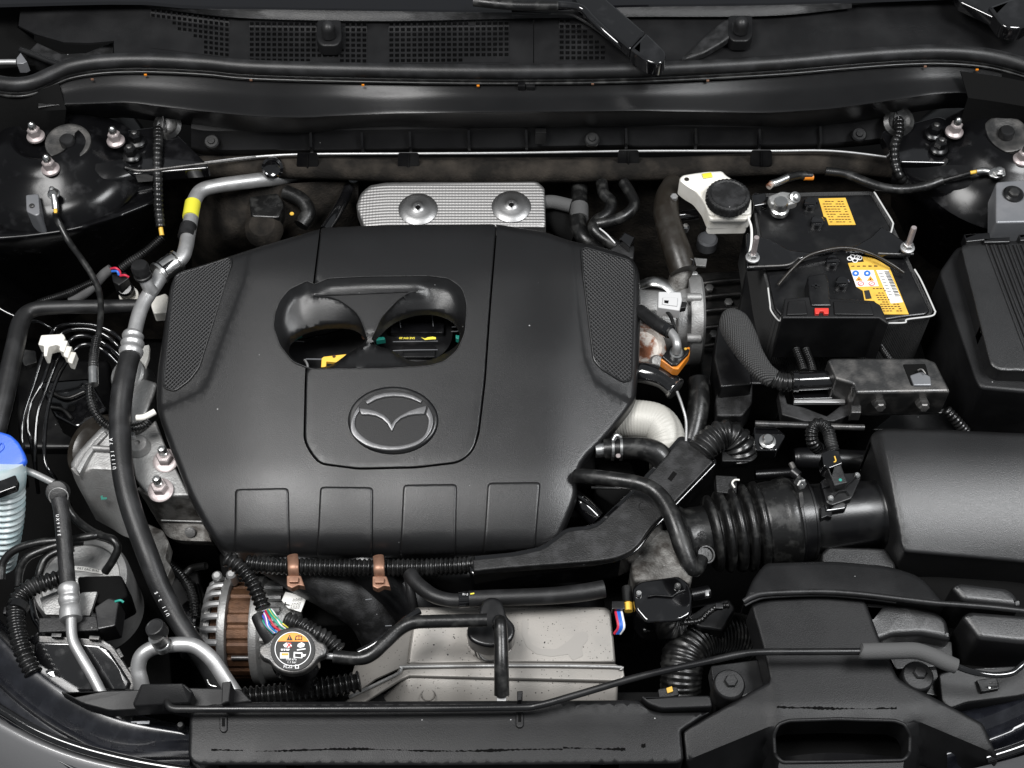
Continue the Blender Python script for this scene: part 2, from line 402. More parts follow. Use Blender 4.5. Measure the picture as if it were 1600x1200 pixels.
M = dict(
    cover=mat('cover_plastic', (.005, .005, .0053), .42, spec=.46, grain=(900, .2), mottle=(5, .36, .66, (.0105, .0105, .011)), speck=(70, .09, .06, (.3, .3, .3)), rmod=-.13),
    plastic=mat('black_plastic', (.005, .005, .0054), .44, spec=.31, grain=(750, .2), mottle=(14, .42, .7, (.0095, .0095, .01)), speck=(70, .08, .04, (.35, .35, .35)), rmod=.1),
    smoothp=mat('smooth_black_plastic', (.0035, .0035, .004), .3, grain=(500, .08), mottle=(22, .45, .7, (.009, .009, .009)), speck=(90, .08, .05, (.3, .3, .3)), rmod=.14),
    dusty=mat('dusty_plastic', (.007, .007, .0072), .46, spec=.42, grain=(500, .4), mottle=(55, .45, .66, (.02, .02, .021)), speck=(110, .12, .08, (.25, .25, .25)), rmod=.1),
    boxp=mat('airbox_plastic', (.006, .006, .0063), .38, spec=.75, grain=(850, .32), mottle=(10, .4, .7, (.012, .012, .0125))),
    rubber=mat('rubber', (.005, .005, .005), .33, grain=(300, .15), mottle=(60, .5, .68, (.02, .02, .019)), speck=(260, .25, .2, (.03, .03, .03)), rmod=.2),
    matte=mat('matte_rubber', (.007, .007, .0073), .45, spec=.42, grain=(500, .2), mottle=(35, .45, .7, (.02, .02, .021))),
    foam=mat('grey_foam', (.065, .065, .065), .8, grain=(600, .5)),
    gloss=mat('black_paint', (.004, .004, .0045), .12, coat=1, mottle=(40, .55, .75, (.012, .012, .013)), speck=(80, .06, .05, (.3, .3, .3)), rmod=.12),
    corr=mat('conduit_plastic', (.005, .005, .005), .27, grain=(200, .1), mottle=(30, .5, .7, (.02, .02, .02)), rmod=.15),
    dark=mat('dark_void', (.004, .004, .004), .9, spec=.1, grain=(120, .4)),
    felt=mat('insulation_felt', (.012, .011, .010), .95, spec=.08, grain=(260, 1), mottle=(26, .4, .7, (.036, .031, .026)), speck=(120, .1, .08, (.08, .07, .055))),
    cast=mat('cast_aluminium', (.36, .36, .355), .5, .75, grain=(420, .5), mottle=(30, .45, .7, (.25, .245, .24)), speck=(160, .12, .1, (.06, .06, .06)), rmod=.12),
    dirtycast=mat('dirty_cast_aluminium', (.2, .195, .185), .6, .6, grain=(380, .7), mottle=(45, .4, .62, (.05, .045, .04)), speck=(150, .2, .15, (.4, .4, .4))),
    alu=mat('aluminium_tube', (.42, .42, .42), .4, .72, grain=(500, .12), mottle=(60, .45, .7, (.42, .42, .42)), rmod=.15),
    bright=mat('bright_metal', (.6, .6, .59), .28, 1, mottle=(90, .5, .7, (.5, .5, .5)), rmod=.15),
    zinc=mat('zinc_bolt', (.40, .355, .35), .42, .5, grain=(300, .15), mottle=(70, .45, .7, (.30, .255, .255)), rmod=.1),
    stain=mat('box_stain', (.238, .226, .21), .46, .45),
    steel=mat('dark_steel', (.07, .07, .07), .35, .8, grain=(400, .2), mottle=(50, .4, .7, (.13, .125, .12)), rmod=.15),
    shield=mat('embossed_shield', (.34, .335, .33), .5, .9, weave=(.0075, .3, 'dots')),
    shieldflat=mat('pressed_shield', (.27, .27, .27), .42, 1, grain=(300, .1)),
    box=mat('aluminised_sheet', (.27, .255, .235), .42, .5, grain=(700, .15), mottle=(20, .42, .7, (.225, .215, .20)), speck=(330, .32, .35, (.05, .045, .04)), rmod=.06),
    mesh=mat('grille_mesh', (.03, .03, .031), .45, weave=(.0046, .8, 'mesh')),
    white=mat('white_plastic', (.75, .73, .68), .4, mottle=(40, .5, .75, (.6, .57, .5)), sss=.2),
    clear=mat('translucent_plastic', (.52, .59, .6), .3, mottle=(25, .45, .7, (.34, .5, .53)), sss=.4),
    blue=mat('blue_plastic', (.022, .10, .56), .42, grain=(500, .15), mottle=(30, .5, .75, (.035, .13, .6))),
    yellow=mat('yellow_label', (.68, .42, .06), .5, mottle=(60, .5, .7, (.6, .36, .05))),
    paper=mat('white_label', (.78, .77, .74), .5),
    orange=mat('orange_plastic', (.62, .2, .015), .35),
    red=mat('red_plastic', (.6, .04, .03), .4),
    dip=mat('yellow_plastic', (.82, .5, .07), .4),
    copper=mat('copper_winding', (.13, .065, .034), .48, .45, grain=(700, .6), mottle=(60, .35, .65, (.07, .034, .018))),
    clip=mat('copper_clip', (.30, .165, .11), .45, .5, mottle=(60, .45, .7, (.2, .105, .07))),
    rust=mat('rusty_metal', (.5, .46, .42), .6, .4, grain=(300, .4), mottle=(55, .46, .56, (.2, .07, .03))),
    brown=mat('brown_hose', (.016, .013, .010), .32, grain=(200, .1), mottle=(60, .45, .7, (.02, .0175, .014)), rmod=.2),
    sleeve=mat('woven_sleeve', (.05, .05, .05), .65, weave=(.004, 1, 'dots')),
    silver=mat('pale_sleeve', (.44, .43, .395), .5, .1, grain=(500, .2)),
    grey=mat('grey_paint', (.16, .165, .175), .4, .3, grain=(300, .15), mottle=(30, .45, .7, (.2, .2, .21))),
    greyp=mat('grey_connector', (.5, .5, .5), .4),
    body=mat('metallic_grey_paint', (.13, .13, .133), .4, .2, coat=.6, grain=(900, .2)),
    navy=mat('wet_black_paint', (.006, .0065, .009), .25, coat=.3, mottle=(55, .45, .75, (.010, .011, .015)), rmod=.12),
    satin=mat('satin_black_plastic', (.003, .003, .0033), .33, spec=.36, grain=(900, .15), mottle=(9, .4, .7, (.008, .008, .0083)), rmod=-.05),
    tower=mat('tower_paint', (.003, .003, .0034), .2, spec=.25, mottle=(40, .55, .75, (.012, .012, .013)), speck=(80, .06, .05, (.3, .3, .3)), rmod=.12),
    edge=mat('sleeve_piping', (.5, .5, .49), .5),
    glass=mat('dark_glass', (.003, .003, .004), .05, coat=1),
    ink=mat('black_ink', (.012, .012, .012), .6), wink=mat('white_ink', (.8, .8, .8), .6), yink=mat('yellow_ink', (.75, .62, .05), .6),
    oink=mat('orange_ink', (.85, .3, .03), .5), bink=mat('blue_ink', (.03, .15, .5), .5), rink=mat('red_ink', (.6, .05, .05), .5), gink=mat('green_ink', (.01, .16, .12), .5),
    grime=mat('dried_drip', (.002, .002, .002), .95, spec=.1),
    bead=mat('badge_silver', (.13, .13, .133), .32, .5, grain=(600, .1)),
    water=mat('water_drop', (.02, .02, .02), .05, coat=1),
    wred=mat('red_wire', (.5, .02, .05), .4), wblue=mat('blue_wire', (.02, .12, .5), .4), wgreen=mat('green_wire', (.02, .3, .2), .4), wyel=mat('yellow_wire', (.7, .6, .08), .4), wpur=mat('purple_wire', (.2, .05, .35), .4), wwh=mat('white_wire', (.7, .7, .7), .4),
    tape=mat('yellow_tape', (.62, .58, .04), .5), teal=mat('teal_plastic', (.02, .25, .2), .4),
)
# ================================================================== SETTING: ground below and the car body round the bay
bm = B(); loft(bm, [[(-3000, 3800, -.95), (4600, 3800, -.95)], [(-3000, -900, -.95), (4600, -900, -.95)]], 2, spl=False)
mk('ground', bm, M['dark'], kind='structure')
def lerp(pts, u):
    for a, b in zip(pts, pts[1:]):
        if u <= b[0]:
            t = (u - a[0]) / (b[0] - a[0]); return a[1] + (b[1] - a[1]) * max(0, t)
    return pts[-1][1]
car = T('car_body', 'black painted car body around the engine bay with towers and fender edges', 'car body', (0, .1, -.9))
# tray, firewall and side walls close the bay off below and behind
bm = B(); box(bm, (0, -.05, -.56), (1.9, 1.5, .01), b=0); mk('undertray', bm, M['dark'], car)
bm = B(); box(bm, (0, .47, -.28), (1.7, .012, .5), b=0); mk('firewall', bm, M['felt'], car)
bm = B(); box(bm, (-.86, .0, -.3), (.012, 1.3, .5), b=0); mk('apron', bm, M['gloss'], car)
bm = B(); box(bm, (.9, .0, -.3), (.012, 1.3, .5), b=0); mk('apron', bm, M['gloss'], car)
bm = B(); box(bm, (0, -.62, -.4), (1.7, .02, .3), b=.004); mk('crossmember', bm, M['dark'], car)
# left tower and ledge
bm = B()
rows = [[(-60, 262, .03), (10, 258, .045), (60, 262, .05), (120, 260, .05), (185, 250, .045), (232, 240, .03)],
        [(-60, 300, .01), (0, 296, .03), (60, 298, .035), (120, 294, .035), (185, 285, .03), (236, 268, .02)],
        [(-60, 330, .02), (0, 326, .005), (60, 322, 0), (120, 316, 0), (185, 303, 0), (238, 290, 0)],
        [(-60, 352, .015), (0, 350, .0), (60, 344, 0), (120, 338, 0), (180, 322, 0), (238, 303, -.005)],
        [(-60, 368, .02), (0, 366, .012), (60, 361, .012), (120, 352, .012), (180, 336, .01), (240, 314, .0)],
        [(-60, 384, .0), (0, 382, -.005), (60, 376, -.005), (120, 366, -.005), (180, 350, -.01), (242, 325, -.02)],
        [(-60, 420, -.12), (0, 420, -.12), (60, 415, -.12), (120, 405, -.12), (185, 385, -.12), (246, 350, -.12)],
        [(-60, 470, -.3), (0, 470, -.3), (60, 465, -.3), (120, 455, -.3), (190, 430, -.3), (250, 380, -.3)],
        [(-60, 540, -.52), (0, 540, -.52), (60, 530, -.52), (120, 510, -.52), (195, 480, -.52), (255, 420, -.52)]]
loft(bm, smoothrows(rows, 3), 30); mk('inner_fender', bm, M['tower'], car, smooth=60)
bm = B()
for (u, v, z, rx) in ((78, 234, .035, 1),):
    latp(bm, u, v, z, [(150, -30), (140, -8), (118, 2), (96, 10), (80, 22), (66, 30), (52, 33), (46, 31), (44, 24), (30, 20), (5, 20)], seg=56)
mk('strut_tower', bm, M['tower'], car, smooth=60)
bm = B()
latp(bm, 1580, 228, .035, [(150, -34), (130, -12), (108, 0), (92, 10), (78, 20), (66, 28), (52, 31), (46, 29), (44, 22), (30, 18), (5, 18)], seg=56)
mk('strut_tower', bm, M['tower'], car, smooth=60)
for u, v, z in ((106, 221, .068), (1572, 208, .066)):
    bm = B(); latp(bm, u, v, z, [(36, -6), (35, -1), (31, 0), (20, -3), (3, -3)], seg=40, axis=(.05 if u < 800 else -.05, -.12, 1))
    d = mk('strut_cap', bm, M['steel'], car)
    bm = B(); latp(bm, u, v + 1, z, [(12, -4), (12, 6), (10, 9), (2, 9)], seg=20); mk('rubber_plug', bm, M['matte'], d)
# left flat panels between tower and cowl
bm = B()
loft(bm, [[(-60, 140, .122), (40, 145, .122), (92, 130, .124)], [(-60, 178, .09), (30, 174, .095), (104, 170, .1)], [(-60, 225, .05), (30, 205, .055), (100, 200, .055)]], 14, thick=.003)
mk('cowl_side', bm, M['dark'], car)
bm = B()
loft(bm, [[(1500, 112, .126), (1570, 122, .124), (1660, 140, .122)], [(1512, 152, .108), (1570, 160, .104), (1660, 175, .1)], [(1500, 190, .055), (1570, 192, .055), (1660, 200, .05)]], 14, thick=.003)
mk('cowl_side', bm, M['dark'], car)
# flat shelf plates beside the towers
bm = B(); plate(bm, [(180, 205), (262, 195), (330, 262), (205, 272), (192, 262)], .035, .02, 3, 10); mk('shelf_plate', bm, M['gloss'], car)
bm = B(); plate(bm, [(1375, 205), (1470, 180), (1500, 200), (1486, 255), (1400, 253)], .035, .02, 3, 10); mk('shelf_plate', bm, M['gloss'], car)
for pts in ([(196, 262, .04), (225, 267, .04), (300, 258, .036), (400, 246, .034)], [(186, 262, .03), (200, 285, .01), (214, 305, -.03)], [(1480, 248, .04), (1470, 270, .02), (1455, 285, 0)], [(1486, 215, .04), (1490, 245, .03), (1480, 275, 0)]):
    bm = B(); tube(bm, pts, 2.2, 8); mk('sheet_edge', bm, M['steel'], car)
# right inner fender
bm = B()
rows = [[(1395, 262, .03), (1440, 262, .035), (1500, 258, .045), (1580, 268, .05), (1660, 270, .05)],
        [(1392, 285, .0), (1440, 290, .015), (1500, 290, .03), (1580, 310, .03), (1660, 320, .03)],
        [(1392, 292, -.02), (1440, 305, -.005), (1500, 318, .01), (1560, 335, .012), (1660, 345, .01)],
        [(1392, 300, -.05), (1438, 322, -.03), (1500, 338, -.005), (1560, 352, 0), (1660, 360, 0)],
        [(1392, 325, -.15), (1436, 350, -.12), (1500, 362, -.08), (1560, 370, -.08), (1660, 375, -.08)],
        [(1395, 420, -.4), (1440, 440, -.4), (1500, 450, -.4), (1560, 450, -.4), (1660, 450, -.4)]]
loft(bm, smoothrows(rows, 3), 26); mk('inner_fender', bm, M['tower'], car, smooth=60)
# brackets with a bolt
bm = B(); plate(bm, [(1556, 284), (1640, 276), (1640, 346), (1556, 348)], .075, .045, 3, 5); br = mk('fender_bracket', bm, M['grey'], car)
bm = B(); latp(bm, 1583, 304, .076, [(16, 0), (16, 3), (13, 6), (5, 6)], seg=24); mk('washer', bm, M['smoothp'], br)
bm = B(); latp(bm, 1583, 304, .078, [(9, 0), (9, 7), (7, 9), (1, 9)], seg=6); mk('bolt_head', bm, M['steel'], br)
bm = B(); plate(bm, [(40, 304), (60, 302), (62, 334), (56, 337), (41, 330)], .055, .05, 2, 3); br = mk('fender_bracket', bm, M['grey'], car)
bm = B(); latp(bm, 50, 322, .056, [(4, 0), (4, 2), (3, 3), (.5, 3)], seg=12); mk('rivet', bm, M['steel'], br)
# front left fender edge: metallic grey outer skin, glossy channel inside
bm = B()
out = [(-80, 1085, -.06), (0, 1130, -.062), (60, 1160, -.064), (130, 1185, -.066), (220, 1205, -.066), (320, 1222, -.066)]
rows = [[(u, v + dv, z - dz) for u, v, z in out] for dv, dz in ((-8, .006), (-3, .001), (4, .0), (14, .004), (30, .012), (60, .03), (110, .07))]
loft(bm, rows, 40); mk('fender', bm, M['body'], car, smooth=60)
lin = [(-80, 920, -.05), (0, 1010, -.05), (60, 1062, -.052), (120, 1100, -.055), (190, 1130, -.058), (292, 1152, -.06)]
def off(dv, dz, du=0): return [(u + du, v + dv, z + dz) for u, v, z in lin]
bm = B()
rows = [off(-14, -.06, 26), off(-4, -.012, 16), off(0, -.004, 4), off(22, -.012, -4), off(42, -.02, -6), off(50, -.012, -8), off(56, -.022, -8), off(88, -.018, -10), off(98, -.016, -12), off(112, -.03, -14), off(130, -.035, -16)]
rows = [r[:-1] + [(296, r[-1][1] * .35 + .65 * (1134 + (i * 7)), r[-1][2])] for i, r in enumerate(rows)]
loft(bm, smoothrows(rows, 2), 40); mk('fender_channel', bm, M['navy'], car, smooth=45)
bm = B()
out2 = [(-80, 1060, -.05), (0, 1108, -.052), (60, 1143, -.054), (130, 1170, -.056), (220, 1192, -.058), (320, 1208, -.06)]
tube(bm, out2, 8, 12); mk('fender_lip', bm, M['gloss'], car, smooth=60)
# front right fender channel
bm = B()
lin = [(1480, 1160, -.06), (1540, 1140, -.06), (1600, 1115, -.055), (1680, 1070, -.05)]
rows = [off(-70, -.05), off(-36, -.02), off(-20, -.012), off(0, -.02), off(14, -.01), off(26, -.014), off(40, -.03), off(60, -.04)]
loft(bm, smoothrows(rows, 2), 24); mk('fender_channel', bm, M['navy'], car, smooth=45)
bm = B(); tube(bm, [(1540, 1185, -.06), (1600, 1165, -.056), (1680, 1130, -.05)], 8, 12); mk('fender_lip', bm, M['gloss'], car, smooth=60)
bm = B(); loft(bm, [[(1500, 1206, -.07), (1600, 1180, -.066), (1680, 1150, -.06)], [(1500, 1260, -.12), (1600, 1240, -.12), (1680, 1200, -.12)]], 12); mk('fender', bm, M['body'], car)
bm = B(); plate(bm, [(-60, -60), (36, -60), (33, 0), (28, 42), (60, 66), (110, 84), (60, 100), (-60, 112)], .1, .08, 3); mk('fender_top', bm, M['dark'], car)
# hinge rod at the far left
bm = B(); tube(bm, [(32, 78, .125), (48, 84, .125), (75, 95, .125), (98, 103, .125)], 5, 10); hr = mk('hood_hinge', bm, M['smoothp'], car)
bm = B(); tube(bm, [(-20, 98, .125), (8, 97, .125), (26, 97, .125)], 4.5, 10); mk('pin', bm, M['alu'], hr)
bm = B(); plate(bm, [(26, 90), (32, 82), (42, 96), (36, 99), (26, 99)], .128, .02, 1); mk('plate', bm, M['grey'], hr)
bm = B(); plate(bm, [(40, 84), (58, 66), (96, 84), (135, 82), (178, 64), (176, 88), (120, 100), (98, 106)], .118, .03, 2); mk('cover_flap', bm, M['dusty'], hr)

# ================================================================== COWL
gl = [(-60, 8), (200, 2), (300, 9), (400, 11), (600, 14), (800, 15), (970, 8), (1200, 5), (1330, 0), (1660, -12)]
line = [(-60, -30), (150, -10), (207, 0), (287, 14), (400, 26), (495, 30), (600, 30), (800, 25), (1000, 23), (1200, 22), (1290, 14), (1395, 0), (1660, -60)]
bm = B(); loft(bm, [[(u, -160, .185) for u, v in gl], [(u, v, .165) for u, v in gl], [(u, v + 5, .160) for u, v in gl]], 30)
mk('windscreen', bm, M['glass'], label='dark lower edge of the windscreen glass along the top of the cowl', cat='windscreen')
bm = B()
loft(bm, [[(u, v - 1, .160) for u, v in gl[1:-1]], [(u, (v + lerp(line, u)) / 2, .158) for u, v in gl[1:-1]], [(u, lerp(line, u) + 3, .150) for u, v in gl[1:-1]]], 50, thick=.003)
mk('windscreen_moulding', bm, M['dusty'], label='thin grey trim strip between the windscreen glass and the cowl panel', cat='trim strip')
cow = T('cowl', 'black plastic cowl panel with square grilles below the windscreen', 'cowl panel', at(800, 60, .14))
seal = [(-60, 120), (-20, 128), (20, 134), (50, 131), (80, 118), (110, 106), (160, 98), (230, 96), (320, 100), (400, 107), (600, 112), (800, 114), (1000, 111), (1200, 101), (1320, 91), (1400, 85), (1470, 83), (1530, 87), (1575, 96), (1620, 110), (1660, 124)]
cz = lambda u, v: .136 + .006 * (1 - max(0, min(1, (v - lerp(line, u)) / 80))) + .003 * max(0, 1 - abs(v - lerp(line, u) - 10) / 10)
top = [(u, v) for u, v in line if 150 <= u <= 1400]
outl = [(35, -12), (150, -10)] + top[1:] + [(1480, -15), (1500, 5), (1545, 28), (1580, 48), (1625, 40)] + [(u, v) for u, v in reversed(seal) if 178 < u <= 1620] + [(178, 98), (178, 64), (140, 67), (100, 66), (55, 53), (29, 40)]
def gfun(u0, v0, du, dv, slope, mask):
    cells = {}
    for j, (a, b_) in enumerate(mask):
        for i in range(a, b_): cells[(i, j)] = 1
    return u0, v0, du, dv, slope, cells, max(b_ for a, b_ in mask), len(mask)
def cut(cells, i0, i1, j0, j1):
    for i in range(i0, i1):
        for j in range(j0, j1): cells.pop((i, j), None)
G1 = gfun(235, 11.5, 8.25, 7.9, .125, [(0, 15), (0, 15), (4, 15), (5, 15), (8, 15), (10, 15), (10, 15), (10, 15)])
G2 = gfun(389, 33, 8.8, 8.1, .008, [(0, 21)] * 8); cut(G2[5], 12, 17, 0, 5); cut(G2[5], 11, 16, 7, 8)
G3 = gfun(607, 34, 9, 8.1, -.008, [(0, 21)] * 8); cut(G3[5], 14, 15, 0, 1); cut(G3[5], 13, 21, 7, 8)
G4 = gfun(873, 29, 9.2, 8.2, -.0, [(0, 2), (0, 4), (0, 5), (0, 6), (0, 7), (0, 8), (0, 8), (0, 8)])
holes = []
for g in (G1, G2, G3, G4):
    u0, v0, du, dv, sl, cells, nx, ny = g
    holes.append([(u0, v0), (u0 + nx * du, v0 + sl * nx * du), (u0 + nx * du, v0 + ny * dv + sl * nx * du), (u0, v0 + ny * dv)])
holes.append([(833, 28), (834.6, 28), (834.6, 99), (833, 99)])
bm = B(); sheet(bm, outl, cz, holes, 22, skirt=.004); mk('panel', bm, M['plastic'], cow, smooth=50)
for g in (G1, G2, G3, G4):
    u0, v0, du, dv, sl, cells, nx, ny = g
    bm = B(); vv = {}
    def vt(u, v, dz=0):
        k = (round(u, 2), round(v, 2), dz)
        if k not in vv: vv[k] = bm.verts.new(at(u, v + sl * (u - u0), cz(u, v + sl * (u - u0)) + .0005) - Vector((0, 0, dz)))
        return vv[k]
    for i in range(nx):
        for j in range(ny):
            a, b_, c, d = u0 + i * du, v0 + j * dv, u0 + (i + 1) * du, v0 + (j + 1) * dv
            if (i, j) not in cells: bm.faces.new((vt(a, b_), vt(c, b_), vt(c, d), vt(a, d))); continue
            e = 1.45; o = [(a, b_), (c, b_), (c, d), (a, d)]; q = [(a + e, b_ + e), (c - e, b_ + e), (c - e, d - e), (a + e, d - e)]
            for k in range(4):
                l = (k + 1) % 4
                bm.faces.new((vt(*o[k]), vt(*o[l]), vt(*q[l]), vt(*q[k])))
                bm.faces.new((vt(*q[k]), vt(*q[l]), vt(*q[l], .005), vt(*q[k], .005)))
    mk('grille', bm, M['plastic'], cow, kind='stuff', smooth=0)
for u, v, f in ((514, 40, 0), (1157, 33, 1)):
    bm = B()
    plate(bm, [(u - 19, v - 10), (u + 19, v - 10), (u + 20, v + 22), (u + 12, v + 31), (u - 12, v + 31), (u - 20, v + 22)], .162, .02, 3, 6)
    n = mk('nozzle_base', bm, M['plastic'], cow)
    bm = B(); latp(bm, u, v + 14, .165, [(13, 0), (12.5, 14), (10, 20), (5, 23), (1, 24)], seg=20, sx=.9); mk('washer_nozzle', bm, M['matte'], n, smooth=60)
bm = B(); plate(bm, [(1064, 94), (1080, 76), (1105, 52), (1130, 31), (1145, 26), (1150, 40), (1148, 52), (1128, 66), (1100, 82)], lambda u, v: .146 + .018 * (u - 1064) / 90, .012, 4, 5); mk('nozzle_fairing', bm, M['dusty'], cow, smooth=60)
def wiper(name, label, outline, cap, z):
    t = T(name, label, 'wiper', at(*cap[0], z))
    bm = B(); plate(bm, outline, z, .018, 4, 4); mk('arm', bm, M['gloss'], t)
    bm = B(); plate(bm, cap, z + .006, .026, 4, [2, 2, 16, 12, 12]); mk('pivot_cap', bm, M['gloss'], t)
    return t
wa = wiper('wiper_arm', 'black wiper arm with rounded pivot cap lying diagonally over the cowl grille', [(880, -40), (930, -40), (948, -2), (1009, 50), (985, 77), (905, 8)], [(985, 76), (1010, 50), (1043, 82), (1036, 99), (1014, 97)], .178)
bm = B(); tube(bm, [(770, 4, .185), (830, 7, .185), (880, 8, .185), (908, 13, .182), (925, 30, .178), (955, 58, .17), (1004, 99, .15)], 6, 10); mk('blade_link', bm, M['gloss'], wa)
bm = B(); tube(bm, [(740, 2, .19), (800, 8, .19), (872, 9, .19)], 8, 10); mk('blade', bm, M['rubber'], wa)
bm = B(); tube(bm, [(800, 24, .163), (880, 22, .163), (905, 29, .16), (940, 52, .155), (996, 98, .14)], 2.2, 8); mk('grille_edge', bm, M['dusty'], cow)
wb = wiper('wiper_arm', 'short black wiper arm end in the far corner by the right fender', [(1480, -40), (1600, -40), (1620, 10), (1560, 30), (1500, 2)], [(1545, 10), (1600, -10), (1625, 20), (1600, 44), (1568, 42)], .19)
# hood seal
st = T('hood_seal', 'long black rubber hood seal running across the bay below the cowl', 'seal', at(800, 114, .125))
bm = B(); tube(bm, [(u, v - 2, .136) for u, v in seal], 11.5, 16, n=6); mk('bulb', bm, M['matte'], st, smooth=60)
bm = B(); tube(bm, [(u, v + 11, .124) for u, v in seal], 3.4, 8, n=6); tube(bm, [(u, v + 16.5, .121) for u, v in seal], 2.6, 8, n=6); mk('lip', bm, M['rubber'], st, smooth=60)
for u, v in ((144, 123), (227, 116), (392, 124), (567, 132), (747, 133), (926, 130), (1106, 125), (1446, 103), (1527, 108)):
    bm = B(); boxp(bm, u, v, .122, 4.4, 2.6, 3, b=.6); mk('clip', bm, M['orange' if u % 2 else 'clip'], st)
for u, v, m_ in ((234, 84, 'tape'), (270, 85, 'smoothp')):
    bm = B(); boxp(bm, u, v, .142, 9, 5, 6, b=1); mk('clip', bm, M[m_], st)
bm = B(); tube(bm, [(236, 86, .14), (250, 86, .14), (264, 86, .14)], 2, 8); mk('clip_wire', bm, M['wwh'], st)
# panel below the seal
ext = T('cowl_extension', 'smooth black plastic cowl extension with ribs between seal and firewall', 'cowl extension', at(800, 200, .03))
low = [(60, 168), (100, 163), (200, 160), (300, 172), (400, 182), (470, 184), (520, 181), (620, 177), (800, 175), (1000, 173), (1200, 176.5), (1300, 170), (1390, 157), (1480, 144), (1565, 148)]
topu = [(u, lerp(seal, u) + 20) for u, v in low]
def kf(u): return min(1, .2 + .75 * math.exp(-((u - 590) / 110) ** 2) + .7 * math.exp(-((u - 1120) / 130) ** 2) + .5 * math.exp(-((u - 270) / 100) ** 2) + .45 * math.exp(-((u - 1455) / 50) ** 2))
low = [(u, lerp(low, u)) for u in range(60, 1566, 35)]; topu = [(u, lerp(seal, u) + 20) for u, v in low]
def between(t, z, dv=0): return [(u, a * (1 - t) + b_ * t + dv, z + (1 - kf(u)) * max(0, .118 - z) * (.72 if z > .089 else .72 * .0275 / max(.001, .118 - z))) for (u, a), (_, b_) in zip(topu, low)]
bm = B()
rows = [between(-.35, .118), between(-.1, .116), between(.2, .1085), between(.45, .1015), between(.7, .0965), between(.92, .0925), between(1, .0905)]
loft(bm, smoothrows(rows, 4), 70); mk('upper_panel', bm, M['satin'], ext, smooth=60)
bm = B()
rows = [between(1, .0905, .5), between(1, .086, 2.5), between(1, .08, 5), between(1, .03, 24)]
loft(bm, rows, 70); mk('recess', bm, M['smoothp'], ext, smooth=30)
bot = [(300, 200, 231), (330, 204, 236), (400, 203, 236), (500, 203, 234), (650, 201, 232), (800, 199, 231), (1000, 196, 228), (1200, 198, 227), (1300, 193, 225), (1370, 184, 219), (1390, 180, 214)]
bm = B()
rows = [[(u, a - 6, .040) for u, a, b_ in bot], [(u, a, .038) for u, a, b_ in bot], [(u, a + 8, .026) for u, a, b_ in bot], [(u, b_ - 4, .008) for u, a, b_ in bot], [(u, b_, .001) for u, a, b_ in bot], [(u, b_ + 4, -.01) for u, a, b_ in bot]]
loft(bm, rows, 60, thick=.003); mk('lower_skirt', bm, M['plastic'], ext, smooth=40)
for u, a in ((485, 206), (565, 206), (640, 205), (732, 203), (822, 202), (978, 200), (1087, 200), (1187, 201), (1282, 197)):
    bm = B(); plate(bm, [(u - 2, a), (u + 2, a), (u + 3, a + 24), (u - 1, a + 24)], lambda x, y, a=a: .041 - .024 * (y - a) / 24, .02, .8); mk('rib', bm, M['smoothp'], ext)
bm = B(); boxp(bm, 845, 204, .045, 17, 10, 26, b=1.5); mk('tab', bm, M['smoothp'], ext)
bm = B(); boxp(bm, 815, 131, .124, 12, 10, 12, b=1.5); boxp(bm, 829, 133, .122, 14, 8, 8, b=1); mk('tab', bm, M['smoothp'], ext)
for u, v in ((331, 222), (925, 218), (1342, 211)):
    bm = B(); latp(bm, u, v, .026, [(12, -4), (12, 2), (10, 4), (6, 4), (5, 6), (1, 6)], seg=20, axis=(0, -.3, 1)); mk('push_clip', bm, M['smoothp'], ext)
for u in (480, 638, 982, 1190):
    v = 238 if u < 800 else 234
    bm = B(); plate(bm, [(u - 16, v), (u + 16, v), (u + 17, v + 21), (u + 12, v + 25), (u - 12, v + 25), (u - 17, v + 21)], lambda x, y, v=v: .014 - .03 * (y - v) / 25, .012, 1.5, 3); k = mk('hook_tab', bm, M['smoothp'], ext)
    bm = B(); plate(bm, [(u - 1, v + 1), (u + 1, v + 1), (u + 1, v + 23), (u - 1, v + 23)], lambda x, y, v=v: .016 - .03 * (y - v) / 25, .006, 0); mk('tab_rib', bm, M['smoothp'], k)
fi = T('firewall_insulation', 'brownish black insulation roll with thin metal edge strip at the firewall', 'insulation', at(800, 262, -.03))
bm = B(); tube(bm, [(205, 276, -.03), (300, 262, -.028), (480, 262, -.028), (640, 267, -.03), (800, 268, -.03), (1000, 265, -.03), (1200, 257, -.03), (1330, 256, -.028), (1400, 262, -.03)], 18, 18); mk('roll', bm, M['felt'], fi, smooth=60)
bm = B(); tube(bm, [(204, 266, .03), (230, 268, .02), (265, 262, .012), (330, 253, .006), (400, 245, .002), (480, 241, .002), (640, 240, .002), (800, 239, .002), (1000, 236, .002), (1200, 236, .002), (1300, 236, .006), (1390, 246, .014), (1440, 254, .022), (1474, 256, .03)], 1.9, 8); mk('edge_strip', bm, M['alu'], fi)
bm = B(); latp(bm, 426, 262, -.008, [(17, -6), (17, 2), (13, 5), (10, 3), (2, 2)], axis=(0, -.8, .6)); mk('grommet', bm, M['gloss'], fi)
bm = B(); loft(bm, smoothrows([[(300, 285, -.06), (350, 288, -.05), (430, 288, -.05), (500, 284, -.05), (560, 286, -.06)], [(310, 320, -.1), (350, 322, -.07), (430, 315, -.07), (500, 318, -.09), (560, 320, -.1)], [(300, 370, -.18), (350, 375, -.12), (430, 365, -.12), (500, 370, -.16), (560, 380, -.2)], [(300, 430, -.3), (350, 440, -.3), (430, 440, -.3), (500, 440, -.3), (560, 440, -.3)]], 4), 24); mk('blanket', bm, M['felt'], fi, smooth=60)
